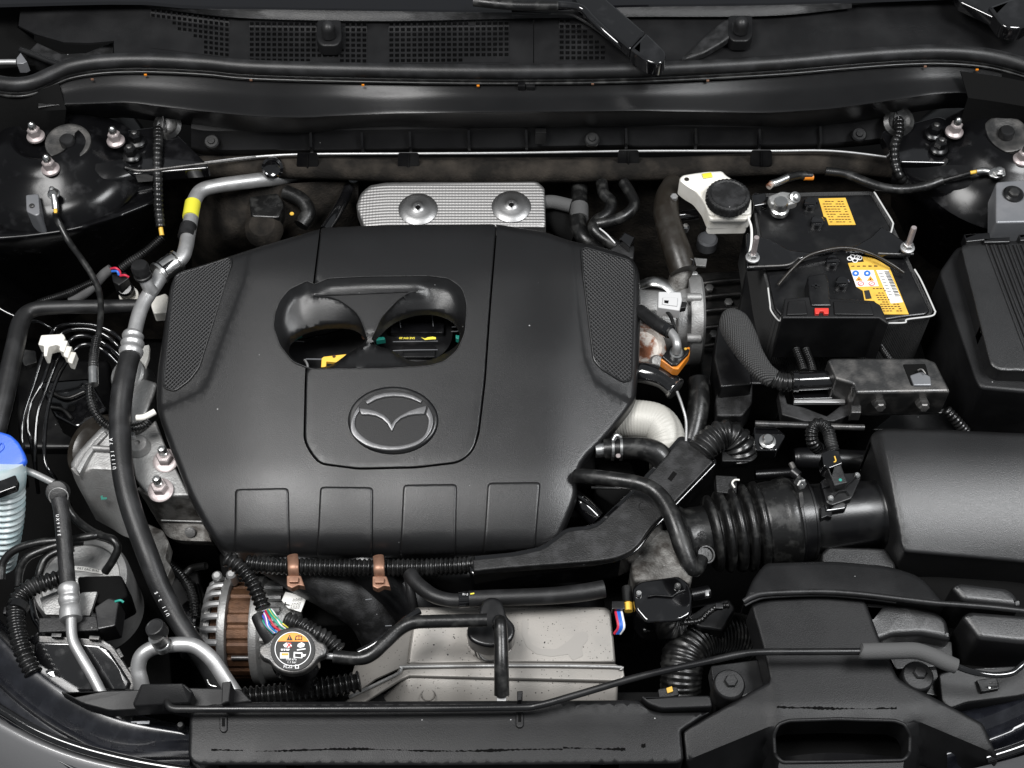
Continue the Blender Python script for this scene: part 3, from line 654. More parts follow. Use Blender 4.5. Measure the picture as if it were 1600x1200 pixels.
bm = B(); latp(bm, 552, 277, -.05, [(9, -3), (9, 2), (5, 4), (1, 4)], seg=16, axis=(0, -.5, 1)); mk('stud_cap', bm, M['grey'], fi)
# ================================================================== ENGINE AND ITS COVER
bm = B(); box(bm, (-.17, .07, -.34), (.6, .4, .34), b=.02)
box(bm, (-.17, .05, -.14), (.52, .3, .06), b=.015)
eng = T('engine', 'dark engine with oil filler cap seen through the openings of its cover', 'engine', (-.17, .07, -.5))
mk('engine_block', bm, M['dark'], eng)
ec = T('engine_cover', 'large matte black plastic engine cover with oval emblem and mesh corners', 'engine cover', at(620, 600, -.06))
OUT = rnd([(502, 357), (600, 352), (772, 350), (800, 354), (850, 362), (890, 376), (940, 386), (987, 402), (999, 424), (1001, 470), (999, 560), (994, 622), (985, 638), (950, 682), (911, 722), (902, 748), (902, 776), (882, 826), (870, 848), (845, 861), (800, 867), (711, 870), (580, 873), (400, 872), (364, 869), (346, 862), (322, 826), (295, 775), (261, 687), (245, 640), (245, 590), (255, 520), (265, 450), (274, 427), (360, 400), (397, 388)], 10, 3)
WL = [(397, 380), (386, 440), (356, 520), (328, 597), (318, 614), (285, 630), (235, 650), (200, 500), (300, 360)]
WR = [(888, 360), (899, 480), (909, 560), (926, 598), (955, 617), (1010, 645), (1040, 500), (1010, 360)]
def sst(t): t = max(0, min(1, t)); return t * t * (3 - 2 * t)
def hb(u, v):
    h = .00019 * (600 - v)
    if v > 720: h -= (v - 720) ** 2 * 1.0e-6
    if v > 835: h -= (v - 835) ** 2 * 1.4e-5
    if v < 440: h -= (440 - v) ** 2 * 2.2e-6
    h -= (math.hypot(400 - u, 45) + 400 - u) * .8e-4
    h -= (math.hypot(u - 870, 45) + u - 870) * 1e-4
    h -= .010 * math.exp(-((u - 845) / 40) ** 2) * sst((500 - v) / 160 + .4)
    for wp in (WL, WR):
        if inside((u, v), wp): h -= .0024 * sst(edist((u, v), wp) / 9)
    return h
ROLL = 9
def hr_(u, v):
    h = hb(u, v); d = edist((u, v), OUT) if inside((u, v), OUT) else 0
    if d < ROLL: h -= (ROLL - math.sqrt(max(0, ROLL * ROLL - (ROLL - d) ** 2))) * .00094
    return h
BEZ = rnd([(427, 510), (430, 488), (437, 470), (452, 452), (480, 439), (491, 444.5), (513, 435), (575, 432), (670, 431), (702, 435), (722, 450), (730, 475), (727, 520), (715, 547), (695, 565), (670, 572), (600, 576), (487, 577), (457, 565), (437, 540)], [6, 6, 6, 6, 2, 0, 3, 6, 8, 8, 8, 8, 8, 8, 8, 8, 6, 6, 6, 6], 3)
PAN = rnd([(502, 356), (600, 351.5), (770, 350), (775, 353), (765, 480), (757, 595), (747, 680), (737, 706), (717, 722), (650, 730), (560, 732), (500, 724), (485, 706), (476, 687), (478, 600), (479, 577), (491, 444)], [4, 0, 4, 4, 0, 0, 14, 14, 14, 10, 10, 14, 14, 14, 0, 0, 0], 4)
PANO = inset(PAN, -2.2)
cr = []
for wp, n_ in ((WL, 7), (WR, 6)):
    for d in (0, 4.5, 9):
        q = [p for p in dense(inset(wp, d)[:n_], 6, False) if inside(p, OUT) and edist(p, OUT) > 3]
        cr.append(q)
bm = B(); sheet(bm, OUT, hb, [PANO, BEZ], 12, rin=(.6, 1.6, 3, 5, 7.5, 10, 14), skirt=.014, roll=ROLL, lines=cr)
mk('body', bm, M['cover'], ec, smooth=50)
bm = B(); sheet(bm, PAN, lambda u, v: hb(u, v) + .0025 - (.006 * max(0, 1 - edist((u, v), OUT) / 8) if v < 380 else 0), [BEZ], 14, rin=(1, 3), skirt=.02, roll=3)
mk('centre_panel', bm, M['cover'], ec, smooth=50)
HL = spline([(454, 530), (475, 515), (507, 507), (545, 507), (565, 517), (571, 530), (562, 541), (540, 555), (520, 569), (500, 574), (480, 573), (458, 561), (450, 545)], 3, True)
HR = spline([(584, 530), (595, 515), (617, 497), (650, 486), (682, 486), (707, 497), (718, 517), (715, 537), (695, 552), (672, 562), (642, 564), (612, 547), (590, 540)], 3, True)
wl = [(490, 462), (518, 465), (540, 475), (560, 493), (570, 515), (573, 526)]
wr = [(582, 526), (586, 517), (597, 495), (617, 473), (636, 459), (650, 455)]
WEB = wl + [(574, 540), (545, 558), (522, 572), (560, 575), (636, 571), (610, 552), (586, 541)] + wr
def zb(u, v):
    p = (u, v); dr = edist(p, BEZ)
    if not inside(p, BEZ): dr = 0
    h = hb(u, v) + .002
    dh = min(edist(p, HL), edist(p, HR))
    web = inside(p, WEB) or edist(p, WEB) < .4
    if web:
        s = .009 * min(1, dr / 20) if v < 520 else .010 * sst(1 - abs(v - 540) / 40) + .006 * (1 - min(1, dr / 6) * .2)
        return h - s
    up = sst(max(0, 492 - u, u - 640) / 34) if v < 464 else 1
    de = min(dr, edist(p, WEB) + (5 if v < 520 else 0)); t = de / max(1e-6, de + dh)
    return h - min(.009, .0006 * dr) - .016 * up * t ** 1.2
wls, wrs = dense(spline(wl, 6), 2.5, False), dense(spline(wr, 6), 2.5, False)
WEB = wls + WEB[len(wl):-len(wr)] + wrs
bm = B(); sheet(bm, BEZ, zb, [HL, HR], 6, rin=(1.5, 4), skirt=.012, lines=[wls, wrs, dense([wls[0], wrs[-1]], 4, False)], extra=[q for d in (-1.5, 1.8) for q in inset(WEB, d)])
bz = mk('recess_bezel', bm, M['cover'], ec, smooth=55)
bm = B(); tube(bm, [(u, v, zb(u, v) + .0012) for u, v in dense([wl[0], wr[-1]], 8, False)], 1.0, 6)
tube(bm, [(u, v, zb(u, v) + .001) for u, v in wl], 1.1, 6); tube(bm, [(u, v, zb(u, v) + .001) for u, v in wr], 1.1, 6); mk('web_edge', bm, M['dusty'], bz)
bm = B(); q = spline(BEZ, 1, True); tube(bm, [(u, v, hb(u, v) + .0022) for u, v in BEZ + BEZ[:1]], 1.0, 6, smooth=False); mk('rim', bm, M['dusty'], bz)
# pads along the front edge
for p in ([(367, 764), (451, 762), (453, 868), (366, 866)], [(500, 760), (583, 761), (582, 870), (495, 870)], [(630, 757), (714, 756), (712, 867), (625, 869)], [(762, 754), (845, 753), (836, 859), (755, 865)]):
    p = rnd(p, 7, 3)
    bm = B(); sheet(bm, p, lambda u, v: hr_(u, v) + .0035, [], 11, rin=(.6, 1.5, 3, 5), skirt=.008, roll=3.2, extra=[(p[0][0] + i * 9, y) for i in range(1, 10) for y in (858, 862, 866)])
    mk('pad', bm, M['cover'], ec, smooth=50)
# mesh corners
for p in ([(361, 402), (362, 411), (311, 574), (296, 594), (273, 611), (256, 606), (256, 594), (272, 440), (276, 430)], [(908, 390), (915, 387), (984, 407), (991, 418), (987, 594), (974, 597), (941, 577), (928, 562), (911, 425)]):
    p = rnd(p, 6, 3)
    bm = B(); sheet(bm, p, lambda u, v: hr_(u, v) + .0012, [], 12, rin=(2,), skirt=.004); k = mk('mesh_insert', bm, M['mesh'], ec, smooth=60)
    bm = B(); tube(bm, [(u, v, hr_(u, v) + .0014) for u, v in p + p[:1]], 1.5, 8, smooth=False); mk('mesh_rim', bm, M['cover'], k)
# emblem
E = lambda rx, ry, n=48, cx=614, cy=655: [(cx + rx * math.cos(2 * math.pi * i / n), cy + ry * math.sin(2 * math.pi * i / n)) for i in range(n)]
bm = B(); plate(bm, E(71, 53), lambda u, v: hb(u, v) + .0065, .012, 5); em = mk('emblem', bm, M['smoothp'], ec)
bm = B(); plate(bm, E(62, 45.5), lambda u, v: hb(u, v) + .0072, .004, .6); mk('emblem_field', bm, M['plastic'], em)
z2 = lambda s: [(400 + x / 4, 600 + y / 4) for x, y in s]
ring_o = z2([(641, 135), (607, 190), (590, 265), (612, 325), (690, 382), (765, 405), (840, 413), (930, 405), (1015, 375), (1075, 320), (1104, 255), (1104, 200), (1078, 140)])
ring_i = z2([(1062, 185), (1078, 225), (1062, 300), (1015, 348), (930, 378), (835, 385), (730, 364), (655, 315), (620, 262), (622, 205), (648, 165)])
for nm, s in (('emblem_ring', spline(ring_o, 4) + spline(ring_i, 4)),
              ('emblem_arc', z2([(682, 106), (740, 70), (800, 54), (862, 49), (920, 53), (978, 68), (1040, 100), (1028, 116), (970, 92), (920, 79), (862, 75), (800, 81), (750, 95), (697, 124)])),
              ('emblem_wings', z2([(645, 150), (700, 156), (750, 168), (800, 192), (830, 218), (848, 248), (868, 220), (905, 193), (960, 165), (1010, 148), (1066, 134), (1052, 186), (1000, 188), (950, 196), (905, 214), (872, 243), (848, 294), (822, 248), (790, 217), (745, 197), (700, 190), (660, 190)]))):
    bm = B(); plate(bm, s, lambda u, v: hb(u, v) + .0105, .0035, 1.4, seg=2); mk(nm, bm, M['bead'], em)
# seen through the two openings
bm = B(); latp(bm, 652, 522, -.06, [(58, -40), (58, -6), (55, 0), (40, 2), (2, 2)], seg=40); oc = mk('oil_cap', bm, M['smoothp'], eng)
bm = B(); boxp(bm, 652, 512, -.048, 84, 20, 14, b=3); mk('grip', bm, M['gloss'], oc)
bm = B(); boxp(bm, 655, 549, -.052, 50, 22, 10, b=2); mk('grip', bm, M['smoothp'], oc)
for p in ([(624, 495, -.045), (625, 505, -.045), (626, 512, -.045)], [(675, 490, -.045), (676, 500, -.045), (677, 510, -.045)], [(614, 534, -.045), (650, 533.5, -.045), (684, 533, -.045)], [(614, 548, -.045), (640, 547, -.045), (684, 546.5, -.045)], [(705, 518, -.045), (716, 517, -.045), (717, 509, -.045)], [(706, 511, -.045), (716, 510, -.045), (716, 508, -.045)]):
    bm = B(); tube(bm, p, .8, 6); mk('rib', bm, M['grey'], oc)
text('SAE 0W-20', 636, 528.5, -.0385, 3.6, M['yink'], oc, rot=180, bold=.02)
bm = B(); plate(bm, [(658, 527), (664, 531), (676, 530), (681, 530), (681, 527), (676, 526), (668, 527), (664, 529)], -.0385, .0005, 0); mk('oil_can_mark', bm, M['yink'], oc)
for p in ([(586, 527), (600, 526), (602, 530), (588, 532)], [(712, 523), (718, 524), (717, 530), (712, 528)]):
    bm = B(); plate(bm, p, -.042, .01, 1); mk('seal_ring', bm, M['teal'], oc)
dp = T('dipstick', 'yellow dipstick handle showing in the left opening of the engine cover', 'dipstick', at(515, 565, -.06))
bm = B(); plate(bm, [(501.5, 577), (502.5, 559.5), (506, 557), (541, 553), (538, 557), (526, 566), (510, 564.5), (508.5, 577)], -.045, .006, 1, 0); mk('handle', bm, M['dip'], dp)
bm = B(); latp(bm, 522, 557, -.0446, [(2.6, 0), (2.6, .6), (.2, .6)], seg=12); mk('handle_hole', bm, M['copper'], dp)
bm = B(); tube(bm, [(505, 572, -.05), (512, 585, -.1), (516, 600, -.3)], 2, 8); mk('rod', bm, M['alu'], dp)
vc = T('valve_cover', 'black glossy valve cover edges deep inside the left opening', 'valve cover', at(500, 540, -.1))
bm = B(); box(bm, at(520, 548, -.11), (.2, .12, .04), b=.006); mk('housing', bm, M['smoothp'], vc)
for p, r, m_ in (([(460, 533, -.08), (510, 522, -.08), (552, 511, -.075)], 1.2, 'gloss'), ([(476, 562, -.07), (480, 569, -.07), (481, 576, -.07)], 2, 'alu'), ([(478, 561, -.07), (505, 561.5, -.07)], 1.2, 'grey'), ([(460, 531, -.07), (466, 528, -.07), (472, 526, -.07)], 2, 'teal'), ([(455, 535, -.07), (463, 533, -.07), (475, 534, -.07)], 1, 'grey'), ([(566, 522, -.06), (567, 527, -.06), (569, 530, -.06)], 1.6, 'clip')):
    bm = B(); tube(bm, p, r, 6); mk('pipe', bm, M[m_], vc)
# ================================================================== LEFT SIDE OF THE BAY
def nut_thing(label, u, v, z, group, black=False, tip=0):
    t = T('flange_bolt' if black else 'flange_nut', label, 'bolt' if black else 'nut', at(u, v, z), group)
    m1 = 'smoothp' if black else 'zinc'
    LA('flange', u, v, z, [(14, -2), (14, 1.5), (11, 4), (8, 5), (2, 5)], m1, t, seg=28)
    LA('hex', u, v, z, [(9.8, 3), (9.8, 16), (8.4, 18), (2, 18)], m1, t, seg=6, phase=.4, smooth=20)
    if black: LA('stud', u, v, z, [(4.5, 16), (4.5, 21), (3, 22), (.5, 22)], 'steel', t, seg=16)
    else: LA('stud', u, v, z, [(6, 16), (6, 24), (5, 28), (3, 30), (.5, 31)], 'alu' if tip else 'bright', t, seg=16)
    return t
nuts = 'pinkish zinc nuts on the strut towers'
n0 = nut_thing('pinkish zinc flange nut on the rear edge of the left strut tower', 56, 213, .068, nuts)
for lab, u, v, z in (('pinkish zinc flange nut on the front of the left strut tower by the grey bracket', 79, 264, .066),
                     ('pinkish zinc flange nut between the left strut cap and two black bolts', 181, 220, .06),
                     ('pinkish zinc flange nut between the right strut cap and two black bolts', 1491, 206, .06),
                     ('pinkish zinc flange nut at the frame edge on the right strut tower', 1597, 249, .066)):
    dup(n0, at(u, v, z), (0, 0, u * .7), lab)
bb = 'black bolts on the shelf plates'
b0 = nut_thing('black flange bolt on the left shelf plate, the one nearer the cowl', 214, 221, .042, bb, True)
for lab, u, v, z in (('black flange bolt on the left shelf plate, the one nearer the engine', 206, 243, .042), ('black flange bolt on the right shelf plate, the one nearer the cowl', 1459, 209, .042), ('black flange bolt on the right shelf plate, the one nearer the battery', 1467, 232, .042)):
    dup(b0, at(u, v, z), (0, 0, u), lab)
g = T('ground_cable', 'black ground cable with ring lug curving down from the left tower bracket', 'cable', at(84, 305, .06))
LA('lug', 84, 303, .058, [(10, -1), (10, 1), (8, 2), (8, 5), (5, 9), (4, 14), (.5, 15)], 'bright', g, seg=12)
TB('crimp', [(84, 305, .06), (86, 317, .055), (86.5, 326, .05)], 5.2, 'bright', g)
TB('core', [(86.5, 326, .05), (87, 334, .048)], 3, 'yellow', g)
TB('cable', [(87, 332, .05), (89, 342, .04), (97, 358, .03), (110, 381, .02), (127, 404, .02), (142, 427, .015), (154, 452, .01), (157.5, 476, .01), (156.5, 502, .01), (154, 522, .01), (151, 534, .01)], 5, 'rubber', g)
TB('conduit', [(151.5, 527, .01), (148, 545, .01), (145, 572, .01)], 7.5, 'corr', g, pitch=3.6, amp=1.4)
TB('ferrule', [(145.5, 575, .01), (146, 601, .008)], 8, 'bright', g)
TB('conduit', [(146, 566, .01), (145.5, 577, .01)], 7.8, 'corr', g, pitch=3.6, amp=1)
TB('conduit', [(140, 600, .0), (141, 622, -.005), (149, 645, -.015), (161, 660, -.025), (177, 668, -.03), (200, 669, -.035), (222, 666, -.035), (234, 655, -.03)], 7.5, 'corr', g, pitch=4.5, amp=1.5)
TB('taped_end', [(213, 653, -.025), (224, 652, -.025), (233, 648, -.025), (242, 643, -.025)], 5, 'white', g)
h = T('wiring_harness', 'black taped harness hanging from the left shelf plate to a corrugated conduit', 'harness', at(250, 330, 0))
TB('taped_loom', [(247, 196, .04), (247, 222, .045), (246, 252, .04), (247, 300, .02), (248, 328, .01), (251, 356, .0)], 8, 'corr', h, pitch=9, amp=1.2, sharp=True)
TB('loom_tip', [(251, 356, .0), (253, 368, -.005)], 3.5, 'yellow', h)
TB('conduit', [(254, 370, -.01), (241, 382, -.015), (221, 398, -.02), (200, 411, -.025), (188, 420, -.03)], 7, 'corr', h, pitch=3.8, amp=1.6)
LA('grommet', 262, 196, .045, [(22, -3), (22, 2), (16, 5), (12, 2), (2, 2)], 'rubber', h, axis=(0, -.6, 1))
TB('tie_wrap', [(254, 180, .06), (256, 190, .055), (256, 203, .05)], 1.5, 'smoothp', h)
c = T('sensor_connector', 'black wire connector with red wires beside the aluminium pipe', 'connector', at(188, 432, -.03))
PL('housing', [(174, 428), (196, 424), (202, 434), (186, 446), (176, 440)], -.015, .03, 2, 2, 'smoothp', c)
for i, (p, m_) in enumerate((([(173, 420, -.012), (181, 419, -.005), (187, 424, -.01), (188, 431, -.015)], 'wred'), ([(175, 424, -.012), (183, 424, -.008), (186, 430, -.012)], 'wblue'), ([(188, 431, -.012), (195, 430, -.008), (201, 433, -.012)], 'wred'))):
    TB('wire', p, 2, m_, c, n=4, seg=8)
TB('sleeve', [(174, 420, -.015), (163, 428, -.02), (152, 440, -.025), (140, 452, -.03), (124, 464, -.035), (110, 470, -.04)], 8, 'foam', c)
TB('conduit', [(150, 440, -.02), (138, 444, -.022), (112, 456, -.025), (82, 466, -.028), (60, 474, -.03), (35, 490, -.035)], 6.5, 'corr', c, pitch=3.4, amp=1.5)
s = T('pressure_sensor', 'black sensor in a pale plastic ring beside the aluminium pipe', 'sensor', at(200, 460, -.06))
LA('ring', 201, 461, -.05, [(15, -14), (15, 0), (12, 2), (11, 0), (10, -6)], 'white', s, axis=(.1, -.5, 1))
LA('body', 196, 452, -.04, [(13, -12), (13, 4), (10, 8), (2, 8)], 'smoothp', s, axis=(.1, -.4, 1))
PL('bracket', [(237, 465), (258, 458), (263, 462), (262, 488), (240, 490), (236, 478)], -.06, .02, 2, 3, 'white', None, 'small pale plastic bracket tucked against the left edge of the engine cover', 'bracket')
# foam covered heater pipe
TB('foam_pipe', [(-14, 700, -.05, 16), (2, 640, -.04, 16), (12, 595, -.035, 16), (24, 540, -.03, 15), (33, 503, -.03, 14), (52, 484, -.03, 12), (100, 480, -.03, 11), (160, 479, -.035, 11), (214, 478, -.04, 11)], 14, 'matte', None, 'thick matte black foam covered pipe bent along the left side', 'pipe', n=10)
# aluminium refrigerant line with black hose
a = T('refrigerant_line', 'aluminium pipe with yellow band running into a thick black hose left of the cover', 'pipe', at(205, 560, -.05))
pth = [(490, 262, -.075), (446, 276, -.05), (400, 282, -.028), (342, 290, -.015), (316, 297, -.01), (304, 313, -.008), (299, 338, -.006), (294, 366, -.004), (290, 388, 0), (284, 403, 0), (268, 415, 0), (254, 424, 0), (246, 440, 0), (234, 458, 0), (223, 476, 0), (216, 495, 0), (211, 516, 0), (208, 530, 0)]
TB('pipe', [p + (11.5,) for p in pth], 11.5, 'alu', a, seg=18)
TB('yellow_band', [(301.5, 317, -.007), (299.5, 328, -.006), (297.5, 340, -.005)], 12.4, 'tape', a, seg=18)
TB('black_band', [(294.8, 353, -.004), (292.5, 362, -.003), (290.5, 371, -.002)], 13, 'matte', a, seg=18)
TB('clamp', [(274, 410, 0), (264, 416, 0), (254, 423, 0)], 17, 'bright', a, seg=20, smooth=False)
TB('clamp_rim', [(251, 425, 0), (248, 427.5, 0)], 19, 'bright', a, seg=20, smooth=False)
TB('clamp_rim', [(279, 406.5, 0), (276, 408.5, 0)], 18, 'bright', a, seg=20, smooth=False)
PL('clamp_block', [(243, 412), (262, 394), (276, 402), (256, 421)], .016, .03, 2, 2, 'smoothp', a)
sp = TB('service_port', [(238, 456, .004), (232, 448, .014), (226, 436, .026)], 10, 'alu', a, seg=16)
LA('port_cap', 224, 431, .03, [(14, -2), (14.5, 3), (13, 4), (13, 10), (14, 11), (14, 20), (12, 24), (2, 25)], 'matte', sp, axis=(-.1, .15, 1))
co_ = TB('crimp_collar', [(209.5, 520, .002, 13), (208, 525, .002, 17), (207.5, 531, .002, 15), (207, 537, .002, 18.5), (206, 543, .002, 16), (205, 549, .002, 19), (204, 556, .002, 17)], 16, 'alu', a, seg=20, n=4)
hz = [(206, 546, 0, 16), (199, 572, 0, 16), (192, 605, -.002, 17), (187.5, 650, -.01, 17), (188.5, 700, -.016, 17), (193, 745, -.022, 17), (202, 785, -.03, 17), (215, 825, -.04, 17), (232, 870, -.05, 17), (248, 912, -.065, 16.5), (266, 948, -.08, 16), (286, 982, -.09, 15.5), (312, 1020, -.10, 15.5), (336, 1062, -.12, 15), (350, 1100, -.14, 15)]
ho = TB('hose', hz, 16, 'matte', a, seg=18)
for s_, u, v, ro in (('U1131 7A', 176, 706, 97), ('U11 3.5 A', 249, 935, 118)):
    n_ = len(s_)
    for i, chh in enumerate(s_):
        if chh == ' ': continue
        f = (i - n_ / 2) * 6.4
        text(chh, u - f * math.cos(R(ro)) * -1 + (0 if u > 200 else -.0), v - f * math.sin(R(ro)), (-.001 if u < 200 else -.044) + (-.0 if u < 200 else -.0008 * f), 5.2, M['wink'], a, rot=ro, name='lettering')
# metal brake lines with white clip
cl = T('pipe_clip', 'stepped white plastic clip holding the bundle of thin black brake pipes', 'clip', at(85, 540, -.08))
PL('block', [(59, 538), (64, 523), (98, 521), (102, 527), (95, 542), (88, 538), (76, 541), (73, 556), (68, 556), (68, 540)], -.055, .02, 2, 2, 'white', cl)
for i in range(3):
    x, y = 97 + i * 6.5, 531 + i * 9
    PL('step', [(x - 5, y + 14), (x, y), (x + 9, y + 1), (x + 3, y + 19), (x - 3, y + 17)], -.056 - .003 * i, .016, 1.5, 2, 'white', cl)
bl = 'thin black metal brake pipes in the left corner'
lines = [([(200, 545, -.1), (188, 530, -.09), (172, 517, -.08), (142, 507, -.075), (104, 507, -.075), (86, 514, -.08), (76, 530, -.08), (67, 556, -.08), (53, 600, -.09), (38, 645, -.1), (34, 677, -.11), (37, 710, -.13), (42, 760, -.2)], 'thin black brake pipe, outermost of the bundle under the white clip'),
         ([(196, 553, -.1), (184, 540, -.09), (168, 526, -.085), (142, 515, -.08), (112, 515, -.08), (94, 524, -.085), (84, 545, -.085), (66, 598, -.09), (48, 632, -.1), (43, 664, -.11), (50, 697, -.13), (58, 750, -.2)], 'thin black brake pipe, second from outside in the bundle under the white clip'),
         ([(190, 560, -.11), (178, 548, -.1), (160, 535, -.09), (136, 525, -.09), (116, 527, -.09), (102, 542, -.09), (90, 562, -.09), (72, 608, -.1), (58, 652, -.11), (55, 720, -.14), (60, 770, -.2)], 'thin black brake pipe, third from outside in the bundle under the white clip'),
         ([(186, 570, -.12), (160, 546, -.1), (136, 538, -.1), (118, 545, -.1), (104, 565, -.1), (86, 600, -.1), (73, 650, -.11), (70, 718, -.12), (86, 748, -.14), (110, 790, -.2)], 'thin black brake pipe, innermost of the bundle under the white clip')]
for p, lab in lines: TB('brake_pipe', p, 3.4, 'gloss', None, lab, 'pipe', bl, seg=8)
TB('brake_pipe', [(-20, 470, -.05), (10, 488, -.06), (40, 500, -.07), (62, 503, -.075), (84, 516, -.09), (95, 522, -.1)], 3, 'gloss', None, 'thin black brake pipe coming from under the left tower towards the white clip', 'pipe', bl, seg=8)
# dark abs unit shapes deep on the left
PL('brake_unit', [(20, 560), (170, 560), (180, 650), (140, 700), (30, 700)], -.3, .15, 6, 10, 'smoothp', None, 'dark brake unit housing deep below the thin brake pipes', 'brake unit')
PL('control_bracket', [(34, 545), (56, 548), (58, 566), (38, 572), (33, 560)], -.09, .01, 1, 3, 'steel', None, 'small dark metal bracket beside the white pipe clip', 'bracket')
# washer filler
wf = T('washer_filler', 'washer fluid filler with blue cap on a translucent ribbed neck', 'filler neck', at(5, 800, -.2))
cap = PL('cap', [(-40, 668), (0, 673), (16, 678), (28, 689), (38, 707), (41, 718), (37, 724), (0, 742), (-40, 758)], lambda u, v: .005 - .0002 * (v - 700), .008, 5, 4, 'blue', wf)
TB('cap_mark', [(-6, 703, .0062), (2, 692, .0078), (6, 699, .0064), (-2, 707, .005)], 1, 'blue', cap, n=3, seg=6)
TB('funnel', [(0, 722, -.004, 38), (2, 742, -.02, 38), (4, 756, -.04, 35), (5, 768, -.05, 33)], 36, 'clear', wf, seg=28)
TB('neck', [(5, 764, -.05, 34), (4, 800, -.085, 34), (0, 835, -.12, 33), (-8, 880, -.17, 32)], 34, 'clear', wf, seg=28, pitch=10.5, amp=4.5)
PL('latch', [(-20, 756), (6, 748), (24, 741), (27, 750), (25, 761), (6, 768), (-20, 778)], .012, .012, 2, 3, 'gloss', wf)
# hose with silver crimp
a2 = T('condenser_line', 'dusty black hose ending in a silver crimp and bent aluminium pipe', 'hose', at(108, 930, -.1))
TB('rod', [(36, 733, -.03), (60, 743, -.03), (84, 755, -.03)], 5.5, 'alu', a2)
LA('bush', 89, 768, -.035, [(17, -18), (18, 0), (16, 5), (12, 6), (2, 6)], 'matte', a2, axis=(.1, -.5, 1))
TB('seal_ring', [(91.5 + 15 * math.cos(i * .3927), 776 + 13.5 * math.sin(i * .3927), -.018 - .01 * math.sin(i * .3927)) for i in range(17)], 1.1, 'cast', a2, n=3, seg=8)
TB('hose', [(92, 780, -.02), (96, 800, -.025), (100, 840, -.035), (104, 890, -.05), (107, 924, -.055)], 12.5, 'dusty', a2, seg=18)
for i, chh in enumerate('UX91YE'): text(chh, 89.5 + i * .6, 806 + i * 6, -.008 - i * .002, 4.6, M['wink'], a2, rot=-85)
TB('crimp', [(106, 916, -.055, 15), (107, 921, -.055, 17), (108, 930, -.057, 15), (108, 937, -.058, 17), (109, 946, -.06, 15), (110, 954, -.06, 17.5), (111, 968, -.06, 17)], 16, 'alu', a2, seg=20, n=4)
TB('pipe', [(111, 966, -.06), (112, 990, -.062), (116, 1006, -.064), (128, 1028, -.068), (144, 1055, -.074), (162, 1090, -.08)], 8.5, 'alu', a2, seg=14)
# little black hoses over the receiver
for p, lab in (([(2, 905, -.1), (5, 879, -.09), (24, 859, -.08), (60, 848, -.075), (100, 844, -.075), (142, 838, -.075), (158, 835, -.08)], 'thin black hose arching highest over the silver receiver can'),
               ([(28, 915, -.1), (31, 892, -.09), (42, 872, -.08), (66, 860, -.078), (98, 850, -.078), (130, 846, -.08)], 'thin black hose arching in the middle over the silver receiver can'),
               ([(60, 915, -.1), (62, 895, -.09), (71, 874, -.085), (90, 862, -.082), (115, 856, -.082)], 'thin black hose arching lowest over the silver receiver can'),
               ([(100, 775, -.06), (106, 795, -.07), (120, 813, -.08), (141, 829, -.08), (160, 838, -.075), (176, 843, -.07), (184, 856, -.075), (177, 874, -.085), (164, 894, -.1)], 'thin black hose snaking from the rubber bush down to the receiver can')):
    TB('vacuum_hose', p, 6.5, 'rubber', None, lab, 'hose', 'thin black hoses over the receiver can', seg=12)
rc = T('receiver_can', 'silver round receiver can with curved white label under the thin hoses', 'can', at(125, 905, -.3))
LA('can', 125, 905, -.14, [(74, -120), (76, -12), (72, -3), (62, 0), (60, -3), (30, -1), (3, -1)], 'cast', rc, seg=48)
bm = B(); sheet(bm, [(116, 884), (130, 885), (146, 888), (158, 891), (160, 897), (145, 895), (130, 892), (116, 891)], -.1385, [], 12); lb = mk('label', bm, M['paper'], rc)
text('FAT EAC 8162', 138, 890.2, -.138, 4, M['ink'], rc, rot=-7)
# corrugated harness
hn = T('corrugated_loom', 'thick black corrugated loom bending round the lower left corner', 'harness', at(30, 980, -.1))
TB('conduit', [(100, 903, -.07), (76, 909, -.065), (48, 919, -.06), (29, 936, -.055), (24, 962, -.05), (29, 996, -.05), (39, 1026, -.055), (54, 1055, -.06)], 15, 'corr', hn, pitch=8.5, amp=3, seg=16)
TB('tie_wrap', [(31, 945, -.053), (26, 955, -.05)], 16.5, 'smoothp', hn, smooth=False)
BX('tie_tail', 12, 953, -.05, 14, 12, 14, 'smoothp', hn)
TB('drain_hose', [(48, 940, -.1), (54, 965, -.09), (65, 984, -.09), (67, 1010, -.09), (65, 1055, -.1)], 5.5, 'gloss', None, 'thin glossy drain hose inside the bend of the thick corrugated loom', 'hose')
cm = T('control_module', 'black control module with bright metal rim in the lower left corner', 'control module', at(130, 1030, -.12))
rim = [(46, 991), (110, 994), (160, 998), (177, 1008), (196, 1036), (214, 1064), (206, 1090), (60, 1090), (40, 1050)]
PL('rim', rim, lambda u, v: -.08 - .0003 * (v - 1000), .03, 4, 6, 'steel', cm)
PL('lid', inset(rnd(rim, 6), 9), lambda u, v: -.076 - .0003 * (v - 1000), .02, 5, 0, 'gloss', cm)
for u, v, ro in ((88, 992, -2), (147, 996, -4), (187, 1020, -56), (206, 1048, -56)): BX('rim_clip', u, v, -.07 - .0003 * (v - 1000), 16, 6, 9, 'steel', cm, rot=ro, b=1)
PL('plug', [(148, 948), (170, 933), (186, 938), (180, 978), (152, 984)], -.06, .04, 2, 3, 'smoothp', cm)
PL('plug', [(60, 965), (150, 962), (158, 985), (60, 988)], -.075, .03, 2, 3, 'dusty', cm)
LA('bolt', 82, 1054, -.085, [(9, 0), (9, 8), (7, 10), (1, 10)], 'bright', cm, seg=6, axis=(-.8, -.5, .4))
PL('mounting_bracket', [(62, 934), (92, 922), (98, 940), (130, 925), (152, 924), (140, 962), (70, 960)], -.09, .006, 1, 2, 'cast', None, 'pale metal bracket behind the silver crimp in the lower left', 'bracket')
